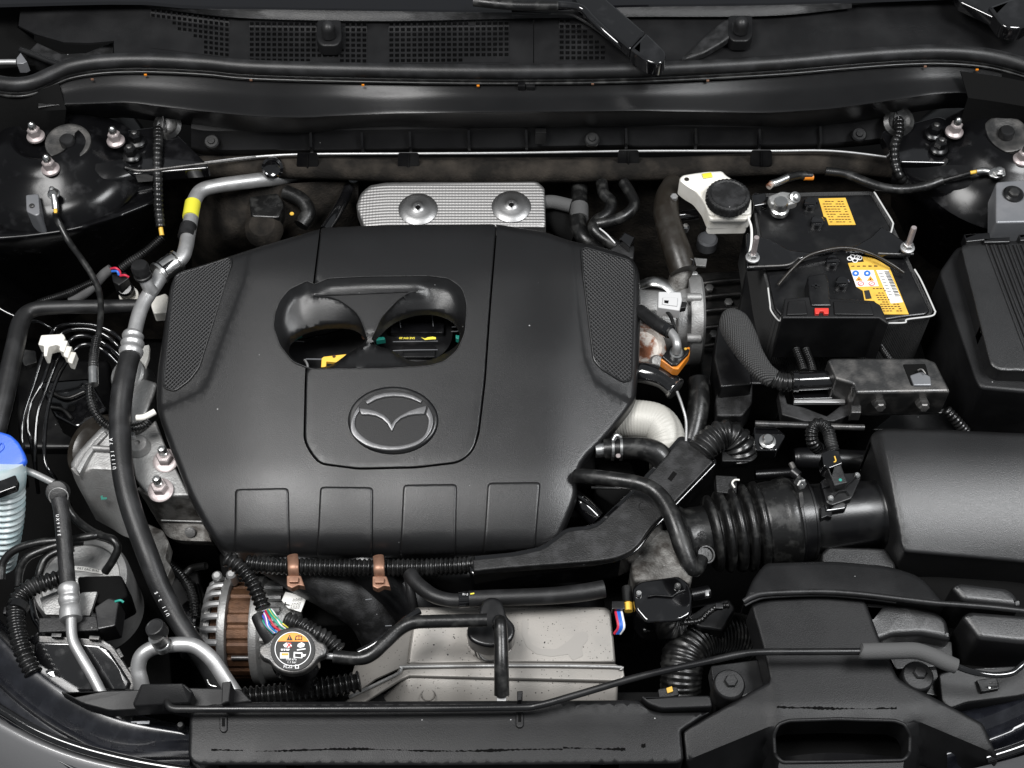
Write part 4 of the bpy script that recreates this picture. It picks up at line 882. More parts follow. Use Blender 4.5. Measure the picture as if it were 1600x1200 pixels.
TB('teal_wire', [(180, 940, -.06), (188, 938, -.058), (193, 941, -.06)], 2, 'teal', None, 'tiny teal wire end beside the black module plug', 'wire', n=4, seg=8)
PL('relay_block', [(120, 900), (190, 898), (200, 930), (170, 946), (125, 935)], -.1, .06, 4, 6, 'dark', None, 'dark relay block between the receiver can and control module', 'relay')
# aluminium U pipe with cap
up = T('charge_pipe', 'bent aluminium pipe with black screw cap behind the front panel', 'pipe', at(290, 1030, -.08))
TB('pipe', [(226, 1090, -.07, 13), (219, 1062, -.05, 12.5), (216, 1043, -.04, 12), (222, 1024, -.03, 12), (241, 1012, -.026, 12), (270, 1007.5, -.024, 12), (302, 1009, -.026, 12), (326, 1025, -.03, 12), (346, 1052, -.04, 12), (366, 1084, -.055, 13)], 12, 'alu', up, seg=18)
nk = LA('neck', 255, 1008, -.014, [(15, -4), (14, 4), (12, 6), (12, 12), (14, 14), (13, 26), (3, 26)], 'bright', up, axis=(-.25, .15, 1))
LA('cap', 248, 988, .004, [(15, -4), (16, 0), (15.5, 14), (14.5, 17), (13, 17.6), (12, 16.6), (1, 16.6)], 'matte', up, axis=(-.25, .15, 1), seg=36)
TB('snap_ring', [(324, 1062, -.055), (328, 1070, -.055), (338, 1073, -.055)], 1.6, 'bright', up, n=4, seg=8)
# ---- engine mount
em_ = T('engine_mount', 'cast aluminium engine mount with rubber bush and stud nuts left of the cover', 'engine mount', at(180, 740, -.2))
LA('bush', 150, 700, -.11, [(56, -30), (58, -6), (52, 6), (40, 8), (30, 2), (3, 2)], 'brown', em_, axis=(-.5, -.2, 1), seg=40)
bm = B()
sheet(bm, rnd([(109, 728), (118, 711), (135, 692), (158, 668), (176, 660), (196, 672), (200, 700), (196, 742), (178, 737), (142, 735), (124, 744)], 6), lambda u, v: -.05 - .0001 * (v - 700) - .00012 * max(0, 150 - u), [], 14, rin=(1, 3, 6), skirt=.05, roll=5)
mk('bracket', bm, M['cast'], em_, smooth=50)
PL('web', [(118, 733), (132, 708), (150, 686), (164, 672), (168, 678), (152, 694), (138, 714), (124, 740)], -.044, .02, 2, 2, 'cast', em_)
TB('rib', [(146, 700, -.046), (160, 701, -.046), (178, 702, -.046)], 5, 'cast', em_)
bm = B(); loft(bm, smoothrows([[(111, 732, -.055), (124, 744, -.056), (142, 736, -.056), (178, 738, -.056), (205, 745, -.06)], [(118, 752, -.08), (130, 764, -.08), (150, 762, -.08), (180, 766, -.08), (210, 775, -.09)], [(130, 775, -.11), (140, 787, -.11), (155, 791, -.11), (182, 793, -.11), (214, 800, -.12)], [(150, 812, -.16), (160, 818, -.16), (175, 826, -.16), (195, 838, -.16), (222, 845, -.17)]], 3), 20, thick=.004); mk('skirt', bm, M['cast'], em_, smooth=50)
PL('paint_mark', [(157, 775), (160, 774), (161, 777), (167, 777), (167, 780), (158, 781)], -.082, .0006, 0, 0, 'gink', em_)
PL('stud_plate', [(204, 684), (226, 672), (243, 655), (256, 690), (274, 730), (296, 774), (240, 775), (226, 766), (212, 748), (206, 716)], -.075, .04, 3, 4, 'cast', em_)
LA('boss', 216, 697, -.07, [(19, -4), (16, 8), (14, 10), (5, 10), (4, 6), (.5, 6)], 'cast', em_)
LA('boss_pin', 208, 683, -.06, [(5, 0), (5, 8), (2, 9), (.5, 9)], 'alu', em_, seg=12)
bm = B(); loft(bm, [[(214, 764, -.08), (240, 777, -.08), (300, 776, -.08)], [(228, 785, -.115), (250, 800, -.115), (305, 798, -.115)], [(240, 805, -.14), (256, 815, -.14), (318, 816, -.14)], [(250, 822, -.15), (270, 842, -.15), (330, 846, -.15)], [(260, 836, -.2), (285, 850, -.2), (335, 852, -.2)]], 16, thick=.004); mk('front_face', bm, M['dirtycast'], em_)
TB('face_edge', [(252, 813, -.134), (280, 814, -.134), (316, 815, -.134)], 1.6, 'cast', em_, seg=8)
LA('face_bolt', 297, 832, -.14, [(9, -2), (8, 1), (4, 2), (.5, 2)], 'cast', em_, axis=(0, -.8, .6))
for u, v, z in ((251, 768, -.07), (259, 722, -.072)):
    LA('stud_flange', u, v - 2, z, [(20, -2), (20, 1), (16, 3), (3, 3)], 'zinc', em_, axis=(0, -.15, 1))
    LA('stud_nut', u, v - 4, z, [(13, 2), (13, 14), (11, 16), (3, 16)], 'zinc', em_, seg=6, axis=(0, -.1, 1), smooth=20)
    LA('stud', u, v - 4, z, [(7, 14), (7, 22), (5.6, 23), (7, 24), (7, 30), (5, 34), (1, 35)], 'bright', em_, seg=14)
PL('lower_bracket', [(226, 816), (254, 828), (264, 847), (258, 872), (268, 886), (258, 910), (246, 878), (232, 850)], -.13, .03, 2, 3, 'dirtycast', None, 'grey lower bracket behind the thick hose under the engine mount', 'bracket')
wp = T('coolant_housing', 'cast aluminium housing behind the thick hose left of the engine cover', 'housing', at(205, 600, -.15))
LA('drum', 198, 585, -.06, [(28, -40), (29, -2), (26, 2), (18, 3), (2, 3)], 'cast', wp, axis=(-.3, -.2, 1))
PL('arm', [(210, 586), (236, 594), (246, 598), (240, 618), (222, 658), (204, 662), (204, 620)], -.06, .05, 4, 4, 'cast', wp)
PL('tab', [(222, 540), (233, 538), (232, 556), (226, 572), (218, 562)], -.05, .01, 1.5, 2, 'white', wp)
# dark mass behind brake pipes and mount
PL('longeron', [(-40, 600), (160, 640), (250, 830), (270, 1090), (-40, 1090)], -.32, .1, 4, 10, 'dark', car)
# ================================================================== FRONT OF THE ENGINE
al = T('alternator', 'alternator with finned silver housing and copper coloured stator', 'alternator', at(400, 970, -.3))
ac = at(400, 985, -.24); pm = mpp(400, 985, -.24)
def alx(name, prof, m_, seg=48, smooth=38, star=0, parent=al):
    bm = B(); lathe(bm, ac, (1, 0, 0), [(r * pm, h * pm) for r, h in prof], seg, star=star); return mk(name, bm, M[m_], parent, smooth=smooth)
alx('pulley', [(20, -112), (44, -112), (46, -108), (44, -100), (46, -98), (44, -92), (46, -90), (44, -86), (20, -84), (20, -70)], 'gloss')
alx('end_frame', [(25, -76), (56, -76), (62, -70), (62, -62), (40, -58), (40, -30), (10, -30)], 'cast')
alx('front_ring', [(60, -46), (82, -46), (84, -42), (84, -34), (80, -32), (60, -32)], 'cast')
alx('stator', [(60, -34), (76, -34), (76, 4), (60, 4)], 'copper', seg=120, smooth=25, star=(6, .035))
alx('rear_ring', [(60, 2), (82, 2), (84, 6), (84, 14), (78, 20), (72, 70), (60, 78), (10, 78)], 'cast')
alx('winding', [(50, -60), (62, -60), (64, -48), (50, -46)], 'copper', seg=40, star=.05, smooth=0)
for k in range(15):
    th = R(-20 + k * 14.5); d = Vector((0, -math.cos(th), math.sin(th)))
    bm = B(); W = [ac + d * (r * pm) + Vector((x * pm, 0, 0)) for x, r in ((-44, 80), (-58, 78), (-66, 73), (-70, 62), (-70, 52))]
    sweep(bm, W, [5.2 * pm] * 5, 8); mk('fin', bm, M['alu'], al)
for k in range(6):
    th = R(40 + k * 16); d = Vector((0, -math.cos(th), math.sin(th)))
    bm = B(); W = [ac + d * (80 * pm) + Vector((x * pm, 0, 0)) for x in (20, 34, 48)]
    sweep(bm, W, [6 * pm] * 3, 8); mk('rear_fin', bm, M['cast'], al)
for u, v, z in ((340, 902, -.175), (362, 900, -.16)): LA('lug', u, v, z, [(8, -20), (8, 6), (5, 9), (1, 9)], 'alu', al, seg=12)
lbl = PL('label', [(440, 938), (446, 925), (462, 928), (478, 936), (470, 956), (450, 950)], -.15, .002, 0, 0, 'paper', al)
text('T', 449, 945, -.1492, 8, M['ink'], al, rot=78, bold=.03)
for i in range(4): text('DATA 12V', 457 + i * 4, 944 - i * .5, -.1492, 3, M['ink'], al, rot=78)
TB('tie_bolt', [(362, 1028, -.2), (380, 1028, -.2), (397, 1028, -.2)], 4, 'steel', al)
# loom with coloured wires to the alternator plug
wl_ = T('alternator_loom', 'black corrugated loom opening into bright coloured wires above the radiator cap', 'harness', at(410, 940, -.1))
TB('conduit', [(352, 872, -.07), (372, 884, -.075), (390, 904, -.08), (402, 926, -.085), (412, 952, -.09)], 13, 'corr', wl_, pitch=8, amp=3, seg=16)
for i, m_ in enumerate(('teal', 'wgreen', 'wblue', 'wpur', 'wwh', 'wblue', 'wred', 'wred', 'wgreen', 'teal', 'wyel', 'wgreen', 'wwh')):
    f = i / 12; g_ = max(0, min(1, f + random.uniform(-.22, .22)))
    TB('wire', [(404 + f * 20, 957 - f * 5, -.087), (408 + f * 22, 966 - f * 6, -.079 + random.uniform(-.003, .003)), (416 + g_ * 25, 979 - g_ * 5, -.08), (427 + g_ * 23, 990 - g_ * 9, -.087)], 1.35, m_, wl_, n=4, seg=8)
TB('branch', [(404, 962, -.09), (412, 980, -.09), (424, 1000, -.1)], 12, 'matte', wl_)
TB('conduit', [(446, 968, -.09, 14), (468, 976, -.09, 14), (490, 988, -.09, 14), (512, 1000, -.1, 14), (532, 1018, -.11, 14)], 14, 'corr', wl_, pitch=8, amp=3, seg=16)
# radiator cap
rc_ = T('radiator_filler', 'black radiator filler with dark metal cap and printed warning label', 'radiator filler', at(458, 1020, -.04))
z6 = lambda s, ox=400, oy=900: [(ox + x / 4, oy + y / 4) for x, y in s]
CAPZ = .0
def czf(u, v): return CAPZ + .00006 * (1015 - v)
PL('plate', [(x, y) for x, y in spline(z6([(14, 455), (28, 428), (68, 412), (108, 372), (150, 335), (230, 316), (300, 326), (350, 358), (390, 402), (430, 420), (446, 455), (432, 495), (392, 512), (350, 560), (290, 598), (205, 606), (125, 580), (82, 532), (40, 512), (20, 485)]), 3, True)], czf, .012, 3.5, 0, 'steel', rc_)
PL('cap_skirt', E(40, 37, 40, 458, 1018), lambda u, v: CAPZ - .011, .03, 2, 0, 'gloss', rc_)
d_ = PL('label', E(35, 33, 48, 457.5, 1015), lambda u, v: czf(u, v) + .0015, .002, 1, 0, 'ink', rc_)
bm = B()
for o_, i_ in ((28.3, 27.2),):
    vo = [bm.verts.new(at(457.5 + o_ * math.cos(2 * math.pi * k / 64), 1014 + o_ * .95 * math.sin(2 * math.pi * k / 64), czf(457, 1014 + o_ * math.sin(2 * math.pi * k / 64)) + .0019)) for k in range(64)]
    vi = [bm.verts.new(at(457.5 + i_ * math.cos(2 * math.pi * k / 64), 1014 + i_ * .95 * math.sin(2 * math.pi * k / 64), czf(457, 1014 + i_ * math.sin(2 * math.pi * k / 64)) + .0019)) for k in range(64)]
    for k in range(64): bm.faces.new((vo[k], vo[(k + 1) % 64], vi[(k + 1) % 64], vi[k]))
mk('label_ring', bm, M['wink'], rc_)
def pr(name, s, m_, dz=.0021, parent=rc_): return PL(name, z6(s), lambda u, v: czf(u, v) + dz, .0004, 0, 0, m_, parent)
pr('label_band', [(135, 408), (150, 385), (180, 364), (230, 354), (280, 362), (310, 382), (328, 406), (328, 409)], 'oink')
pr('warning_triangle', [(210, 366), (230, 402), (190, 402)], 'ink', .0027); pr('exclamation', [(208, 377), (212, 377), (211, 395), (209, 395)], 'oink', .0032)
pr('book_mark', [(248, 374), (268, 370), (288, 374), (288, 402), (268, 399), (242, 402)], 'ink', .0027); pr('book_mark', [(253, 380), (266, 377), (266, 395), (250, 396)], 'oink', .0032); pr('book_mark', [(271, 377), (283, 380), (283, 396), (271, 395)], 'oink', .0032)
for s, m_ in (([(170, 430), (190, 416), (215, 420), (225, 438), (205, 448), (178, 444)], 'wink'), ([(262, 425), (285, 414), (305, 425), (300, 442), (275, 448), (258, 440)], 'wink'), ([(155, 455), (210, 455), (206, 466), (157, 466)], 'wink'), ([(150, 478), (206, 478), (206, 515), (150, 515)], 'wink'), ([(236, 474), (290, 478), (290, 486), (300, 490), (314, 488), (306, 502), (292, 504), (288, 514), (234, 510)], 'wink'), ([(256, 458), (310, 452), (310, 458), (256, 466)], 'wink')): pr('pictogram', s, m_)
for s, m_ in (([(192, 418), (200, 418), (222, 444), (214, 446)], 'rink'), ([(214, 416), (222, 420), (196, 446), (190, 442)], 'rink'), ([(160, 482), (202, 482), (202, 496), (160, 496)], 'oink'), ([(162, 500), (202, 500), (202, 510), (162, 510)], 'wink'), ([(244, 484), (282, 486), (282, 508), (244, 504)], 'ink'), ([(168, 456), (172, 456), (172, 466), (168, 466)], 'ink'), ([(184, 456), (188, 456), (188, 466), (184, 466)], 'ink')): pr('pictogram', s, m_, .0027)
text('108 kPa', 455, 1030.5, czf(455, 1030) + .0021, 3.8, M['wink'], rc_)
text('1.1 bar', 456, 1035, czf(455, 1035) + .0021, 3.6, M['wink'], rc_)
text('FL22', 450, 1042, czf(455, 1042) + .0021, 5.2, M['wink'], rc_)
PL('pictogram', [(461, 1038.5), (467, 1039), (467, 1044.5), (461, 1044.5)], czf(460, 1042) + .0018, .0004, 0, 0, 'wink', rc_); PL('pictogram', [(462.4, 1040), (465.6, 1040.2), (465.6, 1043.2), (462.4, 1043.2)], czf(460, 1042) + .0024, .0004, 0, 0, 'ink', rc_)
rn = rc_
LA('neck', 462, 1030, -.02, [(26, -130), (26, -40), (23, -30), (23, 0), (3, 0)], 'gloss', rn, seg=32)
TB('outlet', [(495, 1024, -.018), (510, 1025, -.018), (526, 1026, -.018)], 5, 'alu', rn)
TB('overflow_hose', [(521, 1026, -.018), (562, 1029, -.018), (582, 1022, -.016), (602, 1004, -.014), (625, 983, -.012), (646, 973, -.01), (676, 971, -.01), (720, 970, -.01), (761, 969, -.01)], 10.5, 'rubber', None, 'thick black overflow hose from the radiator cap to the round black valve', 'hose', seg=16)
TB('vent_hose', [(560, 1020, -.03), (584, 1008, -.025), (614, 985, -.022), (638, 966, -.025), (655, 955, -.03)], 6, 'gloss', None, 'thinner glossy hose hugging the back of the overflow hose', 'hose')
lh = T('lower_conduit', 'black corrugated conduit passing behind the radiator neck', 'conduit', at(460, 1080, -.14))
TB('conduit', [(360, 1092, -.1), (400, 1088, -.1), (440, 1084, -.1), (490, 1077, -.1), (530, 1071, -.1), (565, 1064, -.1)], 17, 'corr', lh, pitch=8.5, amp=4, seg=16)
vb = T('vapour_valve', 'round black valve with keyhole shaped top and hoses on the metal box', 'valve', at(768, 985, -.09))
PL('flange', E(37, 33, 40, 766, 990), -.07, .02, 3, 0, 'gloss', vb)
PL('body', spline([(769, 932), (781, 936), (788, 948), (792, 962), (803, 975), (804, 990), (795, 1003), (767, 1010), (740, 1003), (730, 990), (733, 976), (746, 964), (750, 948), (757, 936)], 3, True), -.04, .03, 5, 0, 'smoothp', vb)
LA('port', 780, 972, -.028, [(11, -10), (11, 4), (8, 6), (1, 6)], 'smoothp', vb, seg=16)
TB('valve_hose', [(781, 968, -.022, 8), (782, 976, -.012, 10), (783, 1000, -.018, 11), (783.5, 1040, -.028, 11.5), (784, 1086, -.05, 12)], 11, 'rubber', None, 'short black hose dropping from the round valve to the front panel', 'hose', seg=16)
PL('hose_nub', [(776, 1084), (791, 1084), (791, 1096), (776, 1096)], -.05, .01, 1, 1, 'alu', None, 'small bright stub under the short hose on the front panel', 'stub')
# aluminised box
hx = T('metal_cover_box', 'speckled aluminised sheet metal cover box behind the front panel', 'metal cover', at(770, 1020, -.3))
bm = B(); sheet(bm, rnd([(649, 949), (800, 946.5), (947, 949), (955, 955), (962, 1036), (800, 1036), (636, 1039)], 5), lambda u, v: -.1 - .00008 * (v - 950), [], 24, rin=(1, 3, 5), skirt=.05, roll=4); mk('top', bm, M['box'], hx, smooth=50)
bm = B(); loft(bm, [[(648, 955, -.1025), (642, 1000, -.106), (637, 1040, -.109)], [(604, 998, -.13), (596, 1030, -.132), (588, 1062, -.134)], [(556, 1042, -.155), (549, 1066, -.155), (542, 1096, -.155)]], 10, thick=.003); mk('side', bm, M['box'], hx)
PL('flange', [(538, 1096), (560, 1080), (618, 1052), (624, 1042), (636, 1036.5), (800, 1034), (961, 1036.5), (974, 1043), (976, 1056), (968, 1064), (640, 1056), (625, 1062), (556, 1105)], lambda u, v: -.104 - (.0005 * max(0, 630 - u)), .006, 2.5, 0, 'box', hx)
TB('flange_bead', [(546, 1089, -.142), (590, 1068, -.12), (622, 1052, -.105), (628, 1044, -.101), (640, 1042, -.1005), (800, 1040, -.1005), (958, 1042, -.1005), (970, 1047, -.102)], 2.6, 'cast', hx, n=5)
bm = B(); sheet(bm, rnd([(637, 1055), (800, 1053), (960, 1055), (966, 1062), (962, 1150), (560, 1150), (560, 1120)], 5), lambda u, v: -.112 - (.0006 * max(0, v - 1070)) - .0008 * max(0, 632 - u), [], 20, rin=(2, 5), skirt=.05, roll=4); mk('lower_step', bm, M['box'], hx, smooth=50)
PL('stain', [(815, 968), (826, 970), (824, 990), (830, 1006), (845, 1014), (870, 1014), (890, 1000), (902, 988), (918, 987), (919, 1000), (908, 1012), (912, 1024), (895, 1032), (888, 1022), (862, 1026), (838, 1022), (822, 1010), (815, 990)], lambda u, v: -.1 - .00008 * (v - 950) + .0006, .0004, 0, 4, 'stain', hx)
TB('embossed_ring', [(669 + 11 * math.cos(i * .6283), 1086 + 9 * math.sin(i * .6283), -.119) for i in range(11)], .9, 'dirtycast', hx, n=4, seg=6)
for i in range(16):
    u, v = random.uniform(655, 950), random.choice((random.gauss(1058, 6), random.gauss(1015, 12), random.uniform(955, 1030)))
    if 795 > u > 730 and v < 1040: continue
    z = -.1 - .00008 * (v - 950) if v < 1036 else -.112
    if 1032 < v < 1058: continue
    bm = B(); latp(bm, u, v, z + (.0 if v < 1036 else .0), [(random.uniform(.9, 1.6), 0), (.7, .6), (.1, .7)], seg=8); mk('water_spot', bm, M['water'], hx)
# intake runners behind the box
im = T('intake_manifold', 'dark plastic intake manifold runners below the front edge of the cover', 'intake manifold', at(560, 930, -.3))
TB('runner', [(420, 862, -.13, 34), (470, 888, -.13, 38), (530, 920, -.15, 40), (580, 955, -.18, 40), (610, 1010, -.24, 40)], 38, 'dusty', im, seg=24)
TB('runner', [(540, 862, -.13, 34), (580, 885, -.13, 38), (625, 920, -.15, 38), (655, 960, -.18, 38), (670, 1010, -.24, 36)], 36, 'smoothp', im, seg=24)
TB('runner', [(650, 868, -.14, 34), (700, 890, -.15, 36), (750, 915, -.17, 36), (790, 960, -.2, 36)], 36, 'smoothp', im, seg=24)
TB('runner', [(800, 868, -.15, 34), (850, 890, -.16, 36), (890, 915, -.18, 36), (915, 960, -.22, 36)], 36, 'smoothp', im, seg=24)
TB('rib', [(636, 895, -.09), (642, 925, -.1), (648, 955, -.12)], 7, 'matte', im)
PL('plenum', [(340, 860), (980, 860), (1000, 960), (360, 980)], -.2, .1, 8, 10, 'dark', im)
for p in ([(571, 937), (581, 936)], [(602, 978), (612, 977.5)], [(668, 937), (678, 936)]): TB('edge_mark', [(x, y, -.09) for x, y in p], .8, 'grey', im, smooth=False, seg=6)
gh = T('coolant_hose', 'grey black coolant hose lying behind the metal box with printed band', 'hose', at(800, 935, -.1))
TB('hose', [(640, 896, -.08, 12), (652, 912, -.075, 12), (676, 930, -.07, 11.5), (702, 937.5, -.068, 11), (726, 938, -.068, 11)], 11, 'matte', gh)
TB('band', [(717, 938, -.068), (733, 937, -.068)], 12.5, 'gloss', gh, smooth=False)
TB('end_sleeve', [(733, 936, -.066, 13), (780, 934, -.066, 13), (860, 931, -.066, 13.5), (910, 926, -.066, 14), (944, 920, -.066, 14)], 13, 'matte', gh, seg=18)
text('01-2', 727, 929, -.055, 3.4, M['wink'], gh, rot=-5); PL('ink_dot', [(735, 927), (741, 926), (741, 928), (735, 929)], -.053, .0005, 0, 0, 'yink', gh)
# conduit and clips along the cover edge
wc = T('front_conduit', 'black corrugated conduit along the front edge of the engine cover', 'conduit', at(560, 890, -.1))
TB('conduit', [(385, 880, -.085), (430, 884, -.085), (520, 886, -.085), (620, 887, -.085), (700, 885, -.08), (745, 882, -.07)], 14, 'corr', wc, pitch=7.2, amp=2.6, seg=18)
def ccl(u, v, label):
    t = T('conduit_clip', label, 'clip', at(u, v, -.08), 'copper coloured clips on the front conduit')
    TB('strap', [(u - 1, v - 20, -.075), (u, v - 9, -.064), (u, v + 1, -.064), (u + 1, v + 12, -.074)], 8.5, 'clip', t, flat=.35, n=6)
    PL('clasp', [(u - 10, v + 11), (u + 12, v + 11), (u + 18, v + 28), (u + 8, v + 26), (u - 2, v + 31), (u - 10, v + 27)], -.07, .012, 1.5, 2, 'clip', t)
    BX('buckle', u + 1, v + 17, -.064, 14, 9, 6, 'clip', t, b=1)
    return t
ccl(458, 888, 'copper coloured clip strapped round the front conduit above the alternator')
ccl(592, 889, 'copper coloured clip strapped round the front conduit above the metal box')
# flat cable duct
du = T('cable_duct', 'flat black plastic cable duct bending from the cover edge to the right', 'cable duct', at(960, 840, -.06))
dt = [(738, 874), (800, 868), (850, 858), (886, 829), (920, 826), (936, 820), (960, 797), (992, 767), (1020, 736), (1064, 686), (1077, 690), (1115, 721), (1057, 781), (1040, 801), (1014, 826), (1000, 848), (985, 862), (960, 872), (925, 877), (800, 886), (740, 892)]
dsm = rnd(dt, [0, 10, 16, 10, 8, 10, 10, 10, 10, 3, 3, 3, 6, 10, 10, 10, 10, 10, 10, 6, 2])
PL('lid', dsm, lambda u, v: -.045 + .00012 * max(0, u - 900), .012, 2.5, 0, 'dusty', du)
PL('tray', inset(dsm, -6), lambda u, v: -.064 + .00012 * max(0, u - 900), .05, 3, 0, 'gloss', du)
PL('slot', [(1043, 748), (1052, 736), (1058, 740), (1049, 752)], lambda u, v: -.0445 + .00012 * (u - 900), .0006, 0, 0, 'dark', du)
TB('mould_mark', [(1004 + 6 * math.cos(i * .6283), 791 + 6 * math.sin(i * .6283), -.0325) for i in range(11)], .6, 'dusty', du, n=3, seg=6)
TB('conduit', [(1094, 708, -.025, 24), (1108, 692, -.02, 24), (1126, 680, -.018, 24), (1142, 680, -.02, 24), (1154, 694, -.03, 26), (1158, 716, -.05, 26)], 26, 'corr', du, pitch=9, amp=4, seg=20)
BX('end_bracket', 1150, 712, -.03, 44, 20, 20, 'smoothp', du)
TB('breather_hose', [(900, 744, -.03, 11), (915, 744, -.02, 11.5), (950, 748, -.01, 12), (1000, 756, -.0, 12), (1026, 770, .0, 13), (1044, 794, .0, 14), (1056, 822, -.002, 14.5), (1068, 858, -.01, 15), (1080, 886, -.02, 13), (1090, 888, -.025, 11), (1096, 874, -.03, 11)], 12, 'rubber', None, 'smooth black breather hose curving over the cable duct to the intake', 'hose', seg=18, n=10)
# throttle body and intake tube
tb = T('throttle_body', 'grey cast throttle body with black motor cover in front of the duct', 'throttle body', at(1030, 900, -.2))
PL('casting', [(1000, 850), (1020, 828), (1046, 826), (1070, 850), (1084, 890), (1080, 912), (1050, 906), (990, 908), (985, 880)], -.08, .08, 5, 6, 'dirtycast', tb)
PL('motor_cover', [(988, 918), (1000, 908), (1060, 899), (1076, 910), (1082, 930), (1080, 960), (1060, 970), (1010, 972), (992, 950)], -.07, .06, 4, 6, 'gloss', tb)
TB('cover_rib', [(1012, 932, -.067), (1024, 930, -.067), (1050, 932, -.067), (1058, 926, -.067), (1070, 922, -.067)], 1.6, 'smoothp', tb, smooth=False)
for u, v in ((998, 928), (1059, 916)): LA('screw', u, v, -.068, [(5.5, 0), (5.5, 2), (4, 4), (2, 4), (1.5, 2.5), (.2, 2.5)], 'bright', tb, seg=14)
TB('stub', [(1080, 930, -.1), (1100, 926, -.1), (1108, 924, -.1)], 10, 'smoothp', tb); BX('stub_clip', 1105, 926, -.075, 6, 10, 8, 'alu', tb)
it = T('intake_tube', 'ribbed black rubber intake tube with clamp band beside the airbox', 'intake tube', at(1180, 830, -.13))
ax = [(1060, 846, -.085), (1100, 836, -.08), (1150, 827, -.078), (1200, 820, -.076), (1245, 814, -.075), (1300, 808, -.074), (1345, 804, -.073), (1392, 800, -.073)]
def axp(u):
    for a_, b_ in zip(ax, ax[1:]):
        if u <= b_[0]:
            t = (u - a_[0]) / (b_[0] - a_[0]); return tuple(p + (q - p) * t for p, q in zip(a_, b_))
def axt(name, us, m_, parent=it, **k): return TB(name, [axp(u)[:3] + (r,) for u, r in us], 50, m_, parent, seg=36, smooth=False, **k)
axt('coupling', [(1062, 40), (1066, 52), (1074, 54), (1080, 48), (1098, 46), (1112, 48)], 'rubber')
axt('bellows', [(1104, 58), (1130, 65), (1160, 69), (1194, 71)], 'rubber', pitch=17.5, amp=11, sharp=2)
axt('cuff', [(1188, 62), (1194, 67), (1214, 67), (1220, 70), (1232, 72), (1238, 69), (1241, 64)], 'rubber')
cb = axt('clamp_band', [(1240, 64), (1241, 66), (1262, 63), (1263, 60)], 'smoothp')
axt('clamp_edge', [(1238, 66), (1239, 67.5), (1242, 67.5), (1243, 66)], 'smoothp'); axt('clamp_edge', [(1260, 63), (1261, 64.5), (1264, 64.5), (1265, 62)], 'smoothp')
TB('clamp_screw', [(1236, 724, .0), (1242, 736, .0), (1250, 752, .0)], 4.5, 'steel', it); LA('clamp_head', 1252, 756, .0, [(9, -8), (9, 2), (7, 4), (2, 4), (2, 1), (.2, 1)], 'bright', it, seg=6, axis=(.3, -.7, .5)); TB('clamp_lug', [(1238, 736, .0), (1248, 744, .0)], 8, 'smoothp', it, smooth=False)
PL('band_slot', [(1248, 770), (1254, 768), (1257, 790), (1251, 794)], -.0118, .001, 0, 2, 'steel', it)
axt('sensor_tube', [(1262, 54), (1268, 55), (1340, 53), (1366, 51), (1370, 55), (1374, 55), (1378, 50), (1392, 52)], 'smoothp')
bm = B(); tube(bm, [(1106, 862, -.0295), (1106.5, 866, -.03), (1107, 868, -.03)], .6, 6); mk('mould_mark', bm, M['dusty'], it)
text('29', 1099, 836, -.036, 10, M['dusty'], it, rot=80, tilt=0, bold=.03)
LA('elbow', 1100, 868, -.06, [(17, -20), (17, 6), (14, 10), (12, 10), (11, 6), (2, 6)], 'rubber', it, axis=(.3, -.3, 1))
ms = T('airflow_sensor', 'black air flow sensor with ribbed lead on the intake tube', 'sensor', at(1313, 765, -.02))
PL('base', [(1282, 752), (1296, 740), (1340, 738), (1346, 745), (1331, 779), (1300, 790), (1291, 785)], -.006, .012, 2, 3, 'smoothp', ms)
PL('stem', [(1282, 760), (1330, 770), (1322, 795), (1290, 800)], -.016, .02, 3, 3, 'gloss', ms)
for p in ([(1284, 762, -.003), (1300, 758, -.003), (1322, 760, -.003), (1338, 744, -.003)], [(1300, 779, -.003), (1310, 768, -.003), (1322, 767, -.003), (1328, 774, -.003)]): TB('rib', p, 1.3, 'smoothp', ms, smooth=False, seg=6)
for u, v in ((1339, 743), (1298, 779)): LA('screw', u, v, -.005, [(5, 0), (5, 2), (3.6, 3.6), (1.5, 3.6), (1.2, 2.4), (.2, 2.4)], 'bright', ms, seg=14)
PL('socket', [(1292, 730), (1314, 725), (1325, 754), (1304, 759)], .014, .022, 2, 1, 'dusty', ms)
LA('paint_dot', 1313, 750, .0142, [(2.6, 0), (2.6, .5), (.2, .5)], 'teal', ms, seg=12)
PL('plug', [(1284, 708), (1300, 700), (1311, 704), (1317, 724), (1296, 732), (1287, 728)], .016, .026, 2, 2, 'gloss', ms)
TB('plug_lock', [(1304, 713, .017), (1306, 720, .017), (1303, 722, .017)], 1.2, 'yellow', ms, n=3, seg=6)
TB('lead', [(1302, 706, .01), (1298, 690, .012), (1294, 674, .012), (1285, 664, .012), (1274, 664, .01), (1268, 676, .005), (1270, 692, -.005), (1280, 702, -.02)], 10.5, 'corr', ms, pitch=5, amp=1.8, seg=16)
PL('nub', [(1283, 790), (1300, 790), (1300, 808), (1292, 806), (1283, 810)], -.018, .01, 1, 1, 'smoothp', ms)
TB('resonator_pipe', [(1240, 716, -.1, 14), (1252, 716, -.1, 17), (1300, 718, -.1, 17), (1370, 722, -.1, 17)], 17, 'smoothp', None, 'smooth black pipe behind the air flow sensor leading into the airbox', 'pipe', seg=20)
TB('cross_pipe', [(1180, 742, -.1), (1210, 740, -.1), (1240, 738, -.1)], 8, 'smoothp', None, 'short black cross pipe behind the clamp of the intake tube', 'pipe')
hkb = PL('hook_bracket', [(1118, 742), (1152, 744), (1151, 772), (1120, 769)], -.035, .02, 1.5, 2, 'dusty', None, 'small black bracket with pale hook behind the ribbed intake tube', 'bracket')
TB('hook', [(1148, 762, -.03), (1144, 755, -.028), (1148, 750, -.028), (1155, 750, -.03)], 1.6, 'white', hkb, n=4, seg=8)
